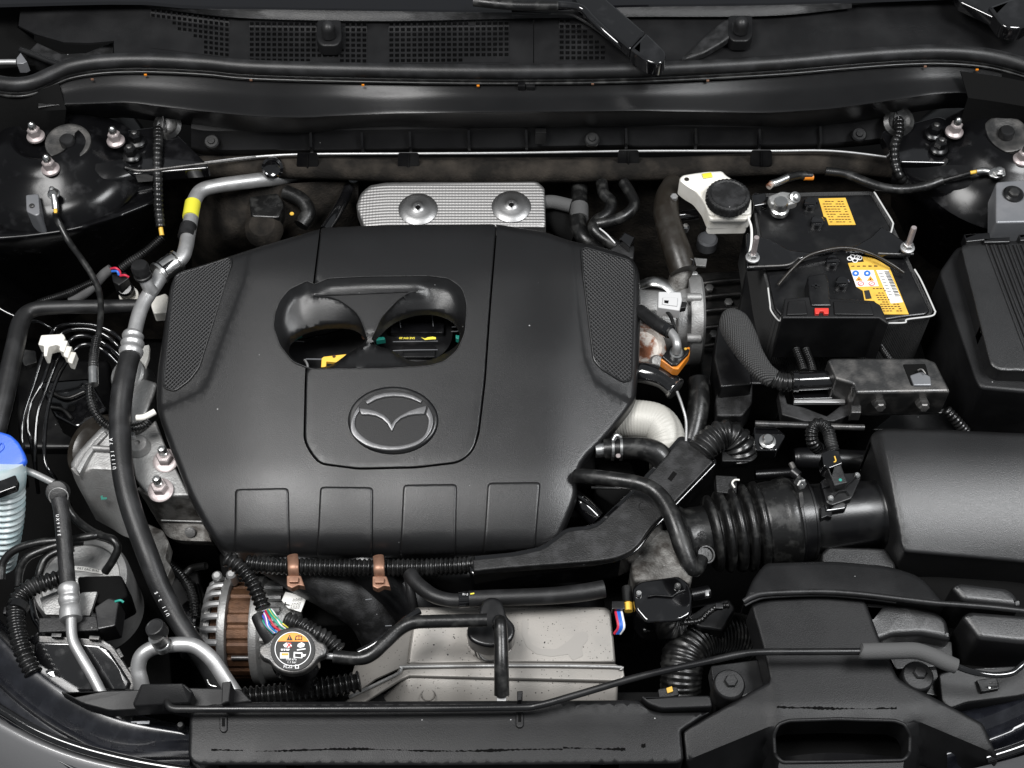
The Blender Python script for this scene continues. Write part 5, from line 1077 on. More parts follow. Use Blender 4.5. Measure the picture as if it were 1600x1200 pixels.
# airbox
ab = T('airbox', 'large grained black plastic airbox at the right edge', 'airbox', at(1500, 780, -.14))
AO = rnd([(1358, 686), (1366, 674), (1385, 669.5), (1450, 670.5), (1660, 680), (1660, 893), (1600, 881), (1409, 864), (1401, 850)], [8, 8, 8, 8, 0, 0, 8, 6, 6], 4)
def ridge(v): return 1381 + (v - 672) * .19
def az(u, v): return .004 - .007 * sst((712 - v) / 50) - .0000045 * max(0, v - 720) ** 1.8 - .016 * sst((ridge(v) - u) / 24)
bm = B(); sheet(bm, AO, az, [], 13, rin=(.8, 2, 3.5, 5.5, 8), skirt=.12, roll=6, lines=[[(ridge(v) - d, v) for v in range(682, 858, 6)] for d in (0, 5, 12)]); mk('lid', bm, M['boxp'], ab, smooth=55)
PL('ledge', [(1284, 862), (1294, 853), (1384, 856), (1400, 880), (1400, 900), (1284, 900)], -.07, .06, 5, 4, 'boxp', ab)
# bump and bolts behind
bp_ = T('bolted_bracket', 'small black bracket with zinc bolt above the intake tube', 'bracket', at(1198, 690, -.06))
PL('plate', [(1178, 666), (1214, 668), (1228, 680), (1214, 704), (1180, 704)], -.04, .02, 2, 3, 'gloss', bp_)
LA('bolt', 1199, 690, -.038, [(13, 0), (13, 2), (9, 3), (9, 9), (7, 11), (1, 11)], 'bright', bp_, seg=24)
TB('rail', [(1180, 662, -.03), (1240, 664, -.03), (1310, 667, -.03), (1350, 668, -.03)], 5, 'steel', bp_)
# front duct
sn = T('intake_snorkel', 'black plastic intake snorkel with wide mouth at the front right', 'intake snorkel', at(1310, 1080, -.08))
bm = B(); sheet(bm, rnd([(1164, 934), (1176, 905), (1196, 880), (1300, 877), (1390, 885), (1440, 901), (1468, 934), (1478, 946), (1400, 937), (1340, 930), (1270, 926), (1200, 928)], [3, 10, 8, 20, 20, 20, 6, 2, 10, 10, 10, 8]), lambda u, v: -.012 - .00012 * (935 - v) * 1.5, [], 18, rin=(1, 3, 6), skirt=.05, roll=6); mk('rear_hood', bm, M['plastic'], sn, smooth=50)
TB('seal_bead', [(1162, 940, -.012), (1176, 932, -.008), (1200, 927, -.006), (1280, 924.5, -.006), (1340, 928, -.006), (1400, 935, -.006), (1460, 942, -.006), (1500, 945, -.006), (1560, 950, -.006), (1660, 962, -.006)], 4.5, 'matte', sn, seg=12)
TB('seal_bead', [(1164, 946, -.016), (1180, 938, -.014), (1202, 933, -.012), (1280, 930, -.012), (1342, 934, -.012), (1400, 941, -.012)], 2.2, 'matte', sn, seg=8)
SO = rnd([(1172, 944), (1202, 935), (1280, 932), (1351, 937), (1378, 1008), (1403, 1060), (1536, 1131), (1560, 1186), (1552, 1206), (1440, 1225), (1190, 1225), (1076, 1206), (1070, 1190), (1066, 1142), (1203, 1064), (1190, 1005)], [6, 10, 14, 6, 10, 6, 6, 6, 6, 3, 3, 6, 4, 6, 6, 10], 4)
MO = rnd([(1209, 1148), (1216, 1132), (1232, 1126), (1310, 1123.5), (1398, 1126), (1414, 1132), (1422, 1148), (1421, 1178), (1412, 1188), (1310, 1190), (1222, 1191), (1211, 1180)], 5, 3)
LW = [(1030, 1165), (1066, 1142), (1203, 1064), (1212, 1132), (1202, 1136), (1070, 1192), (1030, 1200)]
RW = [(1400, 1062), (1440, 1070), (1536, 1131), (1562, 1190), (1432, 1132), (1418, 1120)]
def sz(u, v):
    z = -.022 + .00001 * (v - 940) - .0002 * max(0, v - 1105)
    d = max(0, 1205 - u, u - 1402 - (v - 1060) * .1)
    z -= .00007 * d
    if u < 1214 and v > 1132 + (1209 - u) * .41: z -= .0011 * min(1, (1214 - u) / 16) * (v - 1132 - (1209 - u) * .41)
    if u > 1418 and v > 1122 + (u - 1425) * .42: z -= .0011 * min(1, (u - 1418) / 16) * (v - 1122 - (u - 1425) * .42)
    if u < 1203 and v > 1064: z -= .003 * sst((1208 + (v - 1064) * .1 - u) / 14)
    return z
bm = B(); sheet(bm, SO, sz, [MO], 13, rin=(1, 3, 6), skirt=.05, roll=5, lines=[[(1207 - i * 6.8, 1133 + i * 2.79 + d) for i in range(1, 20)] for d in (0, 4)] + [[(1428 + i * 7, 1124 + i * 2.95 + d) for i in range(18)] for d in (0, 4)])
mk('shell', bm, M['plastic'], sn, smooth=50)
bm = B(); tube(bm, [(u, v, sz(u, v) + .001) for u, v in MO + MO[:1]], 3, 8, smooth=False); mk('mouth_rim', bm, M['plastic'], sn, smooth=60)
bm = B(); box(bm, at(1315, 1150, -.13), (.24, .14, .03), b=.004); mk('mouth_floor', bm, M['dark'], sn)
bm = B(); loft(bm, [[(1215, 1184, -.09), (1300, 1176, -.09), (1420, 1184, -.09)], [(1215, 1200, -.1), (1300, 1200, -.1), (1420, 1200, -.1)]], 12); mk('mouth_lip', bm, M['smoothp'], sn)
PL('side_pocket', [(1332, 938), (1420, 943), (1462, 953), (1480, 966), (1488, 1000), (1440, 990), (1396, 992), (1360, 1006)], lambda u, v: -.031 - .00003 * (u - 1358), .07, 9, 8, 'boxp', sn)
PL('side_lip', [(1376, 1002), (1396, 994), (1440, 992), (1488, 1002), (1490, 1040), (1400, 1046)], -.06, .05, 2, 3, 'smoothp', sn)
for p in ([(1486, 916), (1500, 909), (1574, 918), (1586, 926), (1598, 948), (1506, 938)], [(1503, 962), (1516, 954), (1660, 965), (1670, 1005), (1600, 1004), (1530, 997)]):
    PL('mesa', p, -.012, .09, 8, 6, 'boxp', sn)
PL('tray_floor', [(1400, 900), (1660, 900), (1660, 1050), (1470, 1050), (1380, 1000)], -.1, .04, 3, 0, 'dark', sn)
# headlamp side tray
tr = T('side_tray', 'black plastic tray with small latch at the lower right', 'tray', at(1560, 1075, -.08))
PL('tray', [(1466, 1052), (1500, 1044), (1660, 1036), (1660, 1072), (1590, 1088), (1510, 1098), (1484, 1108), (1472, 1096)], lambda u, v: -.05 - .0001 * (v - 1050), .05, 3, 6, 'plastic', tr)
PL('latch', [(1526, 1062), (1558, 1058), (1562, 1076), (1534, 1081)], -.045, .01, 1.5, 2, 'smoothp', tr)
for p in ([(1538, 1045, -.03), (1558, 1045, -.03)], [(1546, 1067, -.035), (1565, 1066, -.035)]): TB('latch_pin', p, 1.0, 'steel', tr, smooth=False, seg=6)
LA('rivet', 1546, 1074, -.044, [(2.4, 0), (2, 1), (.2, 1.2)], 'bright', tr, seg=10)
def stop(label, u, v, z):
    t = T('rubber_stop', label, 'rubber stop', at(u, v, z - .05), 'round rubber hood stops at the front')
    LA('base', u, v, z, [(25, -50), (25, -6), (24, -2), (22, 0), (3, 0)], 'matte', t, seg=36)
    LA('hex', u + 2, v - 3, z, [(11, 0), (10.5, 4), (9, 6), (2, 6)], 'matte', t, seg=6, smooth=20)
stop('round black rubber stop left of the intake snorkel, half behind its wing', 1140, 1068, -.02)
stop('round black rubber stop right of the intake snorkel under the rod sleeve', 1435, 1055, -.02)
PL('stop_bracket', [(1410, 1030), (1462, 1034), (1474, 1090), (1420, 1080)], -.07, .03, 2, 4, 'smoothp', None, 'black bracket under the right rubber stop beside the snorkel', 'bracket')
PL('stop_bracket', [(1110, 1040), (1185, 1030), (1195, 1075), (1120, 1105)], -.07, .03, 2, 4, 'smoothp', None, 'black bracket under the left rubber stop beside the snorkel', 'bracket')
# big lower hose
rh = T('radiator_hose', 'thick woven radiator hose arching behind the front panel', 'hose', at(1065, 1050, -.2))
TB('hose', [(1180, 1000, -.22, 36), (1130, 992, -.19, 37), (1092, 1000, -.17, 37), (1070, 1024, -.16, 36), (1064, 1060, -.17, 33), (1064, 1110, -.2, 33)], 36, 'rubber', rh, seg=24, pitch=7, amp=1.6)
PL('clamp', [(1028, 1076), (1058, 1072), (1062, 1086), (1030, 1092)], -.1, .02, 2, 3, 'dusty', rh); PL('paint_mark', [(1041, 1075), (1050, 1072), (1052, 1080), (1043, 1083)], -.097, .002, .5, 1, 'yellow', rh)
wr_ = T('sensor_lead', 'thin black lead with clip in front of the throttle body', 'cable', at(1080, 970, -.12))
TB('lead', [(1005, 985, -.1), (1035, 978, -.1), (1060, 974, -.09), (1092, 970, -.085), (1106, 958, -.08), (1122, 948, -.08), (1140, 946, -.08)], 5, 'corr', wr_, pitch=5, amp=1)
BX('clip', 1124, 946, -.07, 12, 10, 8, 'smoothp', wr_)
PL('arm', [(1060, 950), (1140, 935), (1150, 950), (1130, 985), (1090, 980)], -.12, .05, 4, 5, 'smoothp', wr_)
ww = T('wire_bundle', 'small bundle of red and blue wires right of the metal box', 'wires', at(966, 970, -.1))
for i, m_ in enumerate(('wred', 'wblue', 'wblue', 'wwh')): TB('wire', [(961 + i * 3, 952, -.09), (964 + i * 3, 966, -.088), (966 + i * 3, 980, -.09), (960 + i * 3, 990, -.1)], 2.2, m_, ww, n=4, seg=8)
TB('connector', [(981, 930, -.09), (982, 955, -.09)], 7, 'dip', ww, smooth=False); TB('connector', [(979, 918, -.09), (981, 942, -.088)], 8, 'smoothp', ww, smooth=False)
BX('plug', 966, 945, -.08, 20, 14, 20, 'smoothp', ww)
# ---- front panel
fp = T('radiator_shroud', 'long black plastic radiator panel across the front of the bay', 'panel', at(680, 1150, -.1))
FO = rnd([(297, 1112), (330, 1100), (400, 1097), (800, 1095), (1000, 1094), (1012, 1108), (1032, 1114), (1108, 1113), (1064, 1142), (1068, 1188), (1060, 1194), (680, 1197), (306, 1196), (294, 1184)], [6, 8, 4, 0, 4, 8, 8, 2, 3, 5, 5, 0, 8, 8], 4)
def fz(u, v): return -.031 + .00002 * (v - 1097) - .00006 * max(0, v - 1150) - .0022 * max(0, (v - 1176) / 20) ** 2 + .003 * math.exp(-((v - 1103) / 6) ** 2)
bm = B(); sheet(bm, FO, fz, [], 16, rin=(1, 3, 6), skirt=.05, roll=5, extra=[(300 + i * 20, y) for i in range(38) for y in (1103, 1109, 1182, 1188)]); mk('panel', bm, M['plastic'], fp, smooth=50)
bm = B()
def drip(x0, x1, y, amp):
    x = x0; prev = None; f = fz if x0 < 1070 else sz
    while x <= x1:
        w1 = max(.12, random.uniform(.3, 2.2) + 1.4 * math.sin(x * .043) * math.sin(x * .017 + 1)) * amp; yy = y + random.uniform(-1, 1) * .6 * amp + (math.sin(x * .02) * 1.5)
        a_ = bm.verts.new(at(x, yy - w1, f(x, yy - w1) + .0006)); b_ = bm.verts.new(at(x, yy + w1 * .8, f(x, yy + w1) + .0006))
        if prev: bm.faces.new((prev[0], a_, b_, prev[1]))
        prev = (a_, b_); x += random.uniform(1.5, 4)
drip(330, 380, 1171, .7); drip(400, 880, 1172, .9); drip(880, 978, 1170, 1); drip(1002, 1010, 1164, 1.6)
mk('dried_drips', bm, M['grime'], fp)
bm = B(); drip(1214, 1402, 1106, 1.0); mk('dried_drips', bm, M['grime'], sn)
PL('corner_ledge', [(1000, 1088), (1110, 1086), (1114, 1104), (1034, 1107), (1014, 1100)], -.02, .03, 3, 5, 'plastic', fp)
for u, v in ((349, 1131), (812, 1124)):
    PL('slot', [(u - 6, v - 12), (u + 6, v - 12), (u + 6, v + 9), (u + 3, v + 13), (u - 3, v + 13), (u - 6, v + 9)], -.027, .006, 1.6, 2, 'plastic', fp)
    PL('slot_core', [(u - 2.4, v - 9), (u + 2.4, v - 9), (u + 2.4, v + 4), (u - 2.4, v + 4)], -.0266, .004, 0, 0, 'dark', fp)
PL('locating_blade', [(347, 1066), (361, 1064), (358, 1096), (346, 1100)], .0, .04, 1.5, 1, 'plastic', fp)
PL('locating_blade', [(808, 1080), (817, 1079), (815, 1094), (808, 1095)], -.01, .03, 1.2, 1, 'plastic', fp)
PL('left_wing', [(94, 1081), (212, 1077), (300, 1074), (376, 1076), (394, 1096), (330, 1104), (296, 1114), (262, 1106), (172, 1111), (130, 1100)], lambda u, v: -.03 - .0001 * max(0, v - 1095) * 2, .02, 2.5, 3, 'plastic', fp)
PL('raised_block', [(220, 1068), (286, 1067), (301, 1079), (297, 1099), (209, 1104), (207, 1098)], lambda u, v: -.002 - .0008 * max(0, v - 1084), .03, 3, 3, 'plastic', fp)
PL('clip_tab', [(204, 1127), (234, 1126), (233, 1131), (214, 1131), (213, 1129), (205, 1129)], -.06, .003, .5, 0, 'grey', fp); LA('clip_pin', 282, 1133, -.045, [(6, -8), (6, 0), (4, 3), (.5, 3)], 'matte', fp, seg=16)
# hood prop rod
pr_ = T('prop_rod', 'thin black hood prop rod with grey foam grip lying across the front', 'prop rod', at(800, 1100, -.02))
TB('rod', [(261, 1090, -.02), (262, 1099, -.012), (270, 1107, -.01), (300, 1108, -.01), (400, 1108, -.01), (600, 1107.5, -.01), (800, 1105.5, -.01), (842, 1102, -.008), (900, 1086, -.003), (1000, 1057, .004), (1100, 1034.5, .01), (1155, 1022.5, .012), (1190, 1019, .013), (1250, 1018.5, .013), (1350, 1018, .013)], 5.6, 'smoothp', pr_, seg=14)
TB('grip', [(1347, 1018, .013, 12.5), (1352, 1018, .013, 13), (1400, 1017, .013, 13), (1430, 1017, .013, 13), (1454, 1024, .012, 13), (1478, 1035, .01, 13), (1494, 1041, .008, 12)], 13, 'foam', pr_, seg=18, n=6)
TB('rod', [(1490, 1039, .008), (1510, 1047, .004), (1530, 1052, .0), (1556, 1055, -.002), (1580, 1052, -.002), (1592, 1044, 0), (1602, 1036, .002), (1640, 1014, .01)], 5, 'gloss', pr_, seg=14)
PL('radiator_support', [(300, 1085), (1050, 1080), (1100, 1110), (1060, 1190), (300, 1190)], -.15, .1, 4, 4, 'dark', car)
# ================================================================== REAR MIDDLE AND RIGHT
hs = T('heat_shield', 'embossed bright metal heat shield behind the engine cover', 'heat shield', at(705, 330, -.1))
HO = rnd([(568, 356), (556, 323), (564, 302), (578, 290), (602, 285.5), (720, 283), (836, 281), (851, 294), (853, 356)], [3, 6, 5, 4, 6, 0, 4, 4, 3])
bm = B(); sheet(bm, HO, lambda u, v: -.035 - .00022 * (v - 282) - .00004 * max(0, 610 - u) ** 1.5 * .4, [], 12, rin=(1, 3, 5), skirt=.02, roll=4); mk('panel', bm, M['shield'], hs, smooth=50)
for u, v in ((653, 323), (799, 319)):
    b_ = LA('boss', u, v, -.030 - .00022 * (v - 282), [(31, -5), (26, -2), (20, -1), (12, 0), (9, 2), (6.5, 3), (4.5, 3), (4, 1), (.5, 1)], 'shieldflat', hs, axis=(0, -.1, 1), seg=32, smooth=60)
    LA('bolt_hole', u, v + 1, -.0245 - .00022 * (v - 282), [(4, 0), (3.6, .8), (.3, .8)], 'dark', b_, seg=14)
pg = 'dark pipes and hoses behind the engine cover'
TB('heater_hose', [(905, 290, -.06), (905, 325, -.06), (903, 352, -.06), (915, 374, -.06), (940, 390, -.07)], 13, 'rubber', None, 'dark heater hose with grey collar behind the right mesh corner', 'hose', pg)
TB('hose_collar', [(905, 322, -.06), (905, 342, -.06)], 14.5, 'foam', None, 'grey collar on the dark heater hose behind the cover', 'collar', smooth=False)
TB('grey_sleeve', [(850, 316, -.06), (866, 316, -.06), (892, 322, -.06)], 11, 'foam', None, 'grey sleeve beside the embossed heat shield', 'sleeve')
TB('bent_pipe', [(940, 285, -.03), (944, 303, -.03), (955, 316, -.03), (950, 333, -.03), (932, 346, -.03), (928, 358, -.03), (942, 372, -.035), (966, 386, -.04)], 9.5, 'rubber', None, 'dusty black pipe with double bend behind the right mesh corner', 'pipe', pg)
TB('bent_pipe', [(974, 285, -.02), (985, 302, -.02), (991, 320, -.02), (976, 337, -.022), (950, 347, -.025), (930, 351, -.03)], 9, 'rubber', None, 'dusty black pipe sweeping in from the firewall right of the double bend', 'pipe', pg)
TB('dark_pipe', [(548, 285, -.07), (538, 310, -.06), (524, 335, -.05), (508, 360, -.05)], 9, 'gloss', None, 'glossy dark pipe left of the embossed heat shield', 'pipe', pg)
TB('dark_pipe', [(860, 340, -.1), (880, 352, -.09), (905, 368, -.09)], 20, 'dark', None, 'thick dark pipe between heat shield and cover corner', 'pipe', pg)
cn = T('injector_plug', 'black plug with square socket behind the right mesh corner', 'plug', at(972, 385, -.05))
PL('body', [(950, 392), (972, 374), (992, 384), (990, 404), (966, 404)], -.02, .03, 3, 3, 'dusty', cn); PL('socket', [(968, 372), (976, 362), (992, 370), (984, 386)], -.005, .02, 2, 1, 'gloss', cn)
TB('wire', [(937, 357, -.02), (948, 366, -.015), (961, 380, -.015)], 1.2, 'wwh', cn, seg=6)
# turbo side
bh = T('bypass_hose', 'brownish black formed hose dropping to the silver throttle flange', 'hose', at(1052, 400, -.08))
TB('hose', [(1052, 290, -.03, 18), (1043, 308, -.01, 19), (1041, 332, 0, 20), (1048, 362, 0, 21), (1058, 392, -.005, 22), (1068, 424, -.015, 22)], 20, 'brown', bh, seg=22)
TB('clip', [(1078, 404, .005), (1084, 408, .005), (1082, 416, .005)], 2, 'smoothp', bh, n=4, seg=8)
LA('clip_bolt', 1053, 309, .015, [(6, -3), (6, 4), (4, 6), (1, 6)], 'alu', bh, seg=6)
tu = T('turbo_inlet', 'cast aluminium flange and pipe stub right of the engine cover', 'flange', at(1050, 490, -.15))
TB('stub', [(1066, 422, -.03, 17), (1062, 436, -.035, 17), (1056, 456, -.05, 18)], 17, 'dirtycast', tu, seg=20)
bm = B(); cc = at(1040, 500, -.09); mm = mpp(1040, 500, -.09)
lathe(bm, cc, (1, 0, 0), [(r * mm, h * mm) for r, h in ((20, -60), (50, -60), (54, -50), (50, -40), (50, 10), (56, 14), (58, 26), (56, 32))], 40); mk('drum', bm, M['cast'], tu)
bm = B(); lathe(bm, cc, (1, 0, 0), [(r * mm, h * mm) for r, h in ((40, 32), (70, 32), (72, 36), (72, 50), (68, 54), (30, 54))], 40); mk('flange', bm, M['cast'], tu)
for k in (1, 3.2, 5.4):
    th = R(6 + k * 24); p = cc + Vector((38 * mm, -math.cos(th) * 69 * mm, math.sin(th) * 69 * mm))
    bm = B(); lathe(bm, p - Vector((8 * mm, 0, 0)), (1, 0, 0), [(r * mm, h * mm) for r, h in ((7, -4), (7.5, 0), (7.5, 16), (6, 18), (1, 18))], 12); mk('flange_lug', bm, M['cast'], tu)
TB('polished_band', [(1000, 446, -.05), (1020, 440, -.035), (1042, 446, -.035), (1056, 462, -.04)], 10, 'bright', tu, flat=.4)
LA('sphere_boss', 1018, 500, -.05, [(18, -16), (17, 0), (12, 8), (4, 11), (.3, 11.4)], 'bright', tu, axis=(-.3, -.5, 1))
wcn = T('grey_plug', 'pale grey square plug on top of the cast flange', 'plug', at(1046, 470, -.01))
PL('body', [(1029, 455), (1064, 456), (1066, 468), (1062, 485), (1028, 480)], .012, .02, 2, 2, 'greyp', wcn)
PL('latch', [(1036, 464), (1059, 465), (1058, 478), (1035, 475)], .0145, .004, 1, 1, 'greyp', wcn); PL('latch_slot', [(1038, 469), (1045, 469.5), (1044, 474), (1038, 473)], .015, .0006, 0, 0, 'dark', wcn)
PL('side_lock', [(1062, 470), (1074, 472), (1072, 480), (1062, 482)], .008, .01, 1, 2, 'smoothp', wcn)
TB('plug_lead', [(1040, 484, .0), (1048, 495, .004), (1054, 512, .004), (1058, 530, .0)], 3, 'rubber', wcn)
op = T('orange_plug', 'black and orange square plug with silver elbow beside the mesh corner', 'plug', at(1056, 556, -.05))
PL('frame', [(1032, 562), (1040, 550), (1078, 541), (1078, 553), (1060, 577), (1052, 576)], -.012, .016, 2, 2, 'orange', op)
PL('body', [(1034, 557), (1048, 539), (1078, 545), (1076, 552), (1058, 570), (1050, 570)], -.007, .012, 2, 2, 'smoothp', op)
LA('ring', 1057, 552, -.005, [(11, -2), (11, 3), (9, 5), (6, 5)], 'bright', op, seg=20)
TB('elbow', [(1057, 551, .0), (1058, 540, .012), (1055, 528, .014), (1047, 518, .012)], 7, 'alu', op); TB('boot', [(1048, 519, .012), (1036, 512, .01), (1018, 500, .0), (1000, 486, -.015)], 11, 'matte', op)
TB('boot_band', [(1046, 518, .012), (1040, 514, .011)], 12, 'gloss', op, smooth=False)
LA('yellow_dot', 1071, 545, -.006, [(2.5, 0), (2, .8), (.2, .8)], 'yellow', op, seg=10)
LA('rusty_housing', 1006, 542, -.06, [(40, -50), (40, -6), (36, 2), (28, 6), (24, 2), (4, 2)], 'rust', None, 'rust stained round metal housing under the edge of the mesh corner', 'housing', axis=(.3, -.4, 1), seg=36)
LA('oil_line_fitting', 1026, 566, -.05, [(12, -20), (12, 0), (8, 8), (3, 8)], 'cast', None, 'small cast fitting beside the rust stained housing', 'fitting', axis=(0, -.4, 1))
lo = T('inlet_hose', 'short glossy black hose with silver ring above the cream white sleeve', 'hose', at(1030, 598, -.08))
TB('hose', [(990, 583, -.05, 17), (1010, 584, -.045, 18), (1036, 592, -.045, 18), (1056, 608, -.05, 18)], 18, 'gloss', lo, seg=20)
TB('ring', [(1052, 605, -.05, 18.5), (1056, 608, -.05, 19)], 19, 'bright', lo, smooth=False)
TB('insulated_pipe', [(960, 655, -.09, 30), (1000, 655, -.08, 30), (1026, 661, -.078, 30), (1040, 678, -.08, 29), (1044, 702, -.09, 28), (1042, 732, -.12, 28)], 30, 'silver', None, 'cream white insulation sleeve on a bent pipe right of the cover', 'insulated pipe', seg=28, n=10, pitch=4.6, amp=.3)
TB('strap', [(1058, 612, -.03), (1066, 634, -.03), (1072, 658, -.035), (1072, 690, -.04)], 2.2, 'alu', None, 'thin metal strap beside the cream white sleeve', 'strap', seg=8)
ch = T('clamped_hose', 'short black hose with silver spring clamp below the cream white sleeve', 'hose', at(990, 702, -.1))
TB('hose', [(944, 702, -.045, 16), (975, 700, -.042, 17), (1005, 701, -.042, 18), (1028, 710, -.045, 19), (1044, 730, -.055, 19)], 18, 'rubber', ch, seg=20)
TB('pipe_end', [(930, 704, -.045), (948, 702, -.045)], 12, 'bright', ch, smooth=False)
for u in (957, 970): TB('clamp', [(u - 2, 701, -.043), (u + 2, 701, -.043)], 19, 'bright', ch, smooth=False, seg=20)
TB('clamp_tab', [(958, 688, -.02), (963, 680, -.016), (970, 684, -.02)], 3.5, 'bright', ch, n=4); LA('clamp_rivet', 966, 712, -.024, [(4, 0), (3, 1), (.3, 1)], 'zinc', ch, seg=12)
TB('drain_stub', [(895, 778, -.09), (912, 790, -.09), (932, 810, -.1)], 15, 'gloss', None, 'dark glossy stub pipe under the front right corner of the cover', 'pipe')
TB('thin_rod', [(924, 762, -.06), (945, 762.5, -.06), (970, 763, -.06)], 2.4, 'steel', None, 'thin metal rod under the breather hose', 'rod', seg=8)
PL('solenoid', [(930, 725), (985, 720), (1000, 760), (960, 790), (930, 770)], -.1, .08, 4, 6, 'dark', None, 'dark solenoid block below the clamped hose', 'solenoid')
TB('downpipe_hose', [(1090, 595, -.08), (1092, 630, -.08), (1085, 670, -.09), (1075, 700, -.1)], 17, 'rubber', None, 'black hose dropping beside the cream white sleeve towards the corrugated conduit', 'hose', seg=18)
PL('sensor_plate', [(1080, 402), (1105, 404), (1103, 416), (1080, 414)], -.06, .004, 1, 1, 'cast', None, 'small pale metal plate below the brake fluid reservoir', 'plate')
LA('check_valve', 1106, 372, -.08, [(16, -20), (16, -2), (13, 1), (2, 1)], 'grey', None, 'dim grey round valve under the brake fluid reservoir', 'valve')
TB('booster_pipe', [(1058, 338, -.03), (1074, 336, -.03), (1090, 334, -.03)], 9, 'gloss', None, 'short black pipe end beside the brake fluid reservoir', 'pipe'); LA('union_bolt', 1071, 356, -.03, [(6, -6), (6, 4), (4, 6), (1, 6)], 'bright', None, 'small bright union bolt below the brake fluid reservoir', 'bolt', seg=6)
# brake fluid reservoir
br = T('brake_reservoir', 'white plastic brake fluid reservoir with ribbed black cap', 'reservoir', at(1135, 330, -.02))
bm = B(); sheet(bm, rnd([(1060, 282), (1066, 274), (1090, 270), (1128, 267), (1134, 274), (1160, 290), (1174, 312), (1174, 336), (1108, 338), (1100, 318), (1086, 300), (1072, 292)], 5), lambda u, v: .04 - .00015 * max(0, v - 300), [], 12, rin=(1, 3, 5), skirt=.03, roll=4); mk('tank', bm, M['white'], br, smooth=60)
PL('rim', [(1104, 330), (1174, 329), (1174, 338), (1168, 342), (1110, 342)], .03, .006, 2, 3, 'white', br); PL('lower_tank', [(1106, 336), (1171, 335), (1168, 342), (1110, 343)], .022, .035, 2, 3, 'white', br)
LA('ear_hole', 1073, 280, .0405, [(4, 0), (3, .5), (.2, .5)], 'brown', br, seg=14)
LA('cap', 1137, 311, .045, [(35, -4), (35, 8), (33, 11), (29, 12), (27, 10.5), (3, 10.5)], 'dusty', br, seg=64, star=.04)
TB('neck_label', [(1098, 275, .042), (1112, 273, .042)], 5, 'tape', br, flat=.2)
PL('level_sensor', [(1174, 304), (1196, 300), (1200, 318), (1178, 322)], .03, .02, 2, 2, 'gloss', br)
# battery
ba = T('battery', 'black car battery with yellow labels in a fabric sleeve', 'battery', at(1310, 420, -.17))
BO = [(1174, 302), (1364, 298), (1378, 322), (1396, 352), (1428, 422), (1459, 486), (1450, 496), (1412, 500), (1388, 504), (1222, 502), (1206, 484), (1192, 420)]
PL('case', inset(rnd(BO, 6), 5), .016, .17, 3, 0, 'smoothp', ba)
bm = B(); plate(bm, rnd(BO, 6), .012, .17, 1.5, 0); mk('sleeve', bm, M['sleeve'], ba)
TB('sleeve_edge', [(1429, 421, .02), (1440, 440, .02), (1459, 482, .02), (1461, 488, .02), (1454, 494, .02), (1418, 499, .02), (1414, 504, .02), (1388, 505, .02)], 1.4, 'edge', ba, seg=8)
TB('sleeve_edge', [(1366, 300, .02), (1380, 323, .02), (1394, 346, .02), (1395, 352, .02), (1392, 364, .02)], 1.4, 'edge', ba, seg=8); TB('sleeve_edge', [(1200, 450, .02), (1203, 474, .02), (1205, 486, .02), (1217, 501, .02), (1221, 496, .02), (1222, 490, .02)], 1.3, 'edge', ba, seg=8)
for u, v, r_ in ((1276, 350, 11), (1265, 322, 11), (1300, 412, 11), (1315, 445, 11)):
    c_ = LA('cell_plug', u, v, .016, [(r_, 0), (r_, 8), (r_ - 2, 10), (2, 10)], 'gloss', ba, seg=10); BX('plug_slot', u, v - 4, .028, 16, 4, 3, 'gloss', c_)
L1 = PL('label', [(1279, 310), (1321, 309), (1337, 351), (1295, 351.5), (1291, 340), (1287, 338), (1286, 334)], .0175, .001, 0, 0, 'yellow', ba)
for i in range(9):
    v = 314 + i * 4; u = 1284 + i * 1.6
    for j in range(7): PL('small_print', [(u + j * 5, v), (u + j * 5 + random.uniform(2.5, 4.6), v), (u + j * 5 + 4, v + 1), (u + j * 5, v + 1)], .0182, .0003, 0, 0, 'copper', L1) if random.random() < .8 else None
L2 = PL('label', [(1325, 411), (1350, 409), (1347, 401), (1362, 402), (1376, 409), (1390, 418), (1420, 491), (1382, 491), (1366, 470), (1351, 470), (1348, 454), (1338, 448)], .0175, .001, 0, 0, 'yellow', ba)
PL('label_field', [(1329, 422), (1365, 422), (1373, 447), (1338, 448)], .0182, .0004, 0, 0, 'paper', L2)
PL('barcode_field', [(1369, 422), (1388, 422), (1411, 472), (1392, 474)], .0182, .0004, 0, 0, 'paper', L2)
for i in range(17):
    t = i / 17; x, y = 1386.5 + 18 * t - 5, 424 + 40 * t
    PL('bar', [(x, y), (x + 7.5, y), (x + 8, y + random.uniform(.7, 1.7)), (x + .5, y + 1.2)], .0187, .0003, 0, 0, 'ink', L2)
    if i % 2: PL('bar', [(x - 9, y), (x - 3 - random.random() * 2, y), (x - 3, y + 1), (x - 9, y + 1)], .0187, .0003, 0, 0, 'grey', L2)
for u, v, m_ in ((1337, 427, 'bink'), (1355, 427, 'bink')):
    PL('sign', E(5.4, 4.6, 20, u, v), .0187, .0004, 0, 0, m_, L2); PL('sign', E(2, 1.6, 10, u, v), .0192, .0003, 0, 0, 'wink', L2)
for u, v in ((1342, 435), (1360, 435)): PL('sign', [(u - 5.5, v + 3.6), (u, v - 4), (u + 6, v + 3.4)], .0187, .0004, 0, 0, 'oink', L2); PL('sign', [(u - 1, v + 2.4), (u, v - 1), (u + 1.4, v + 2.4)], .0192, .0003, 0, 0, 'ink', L2)
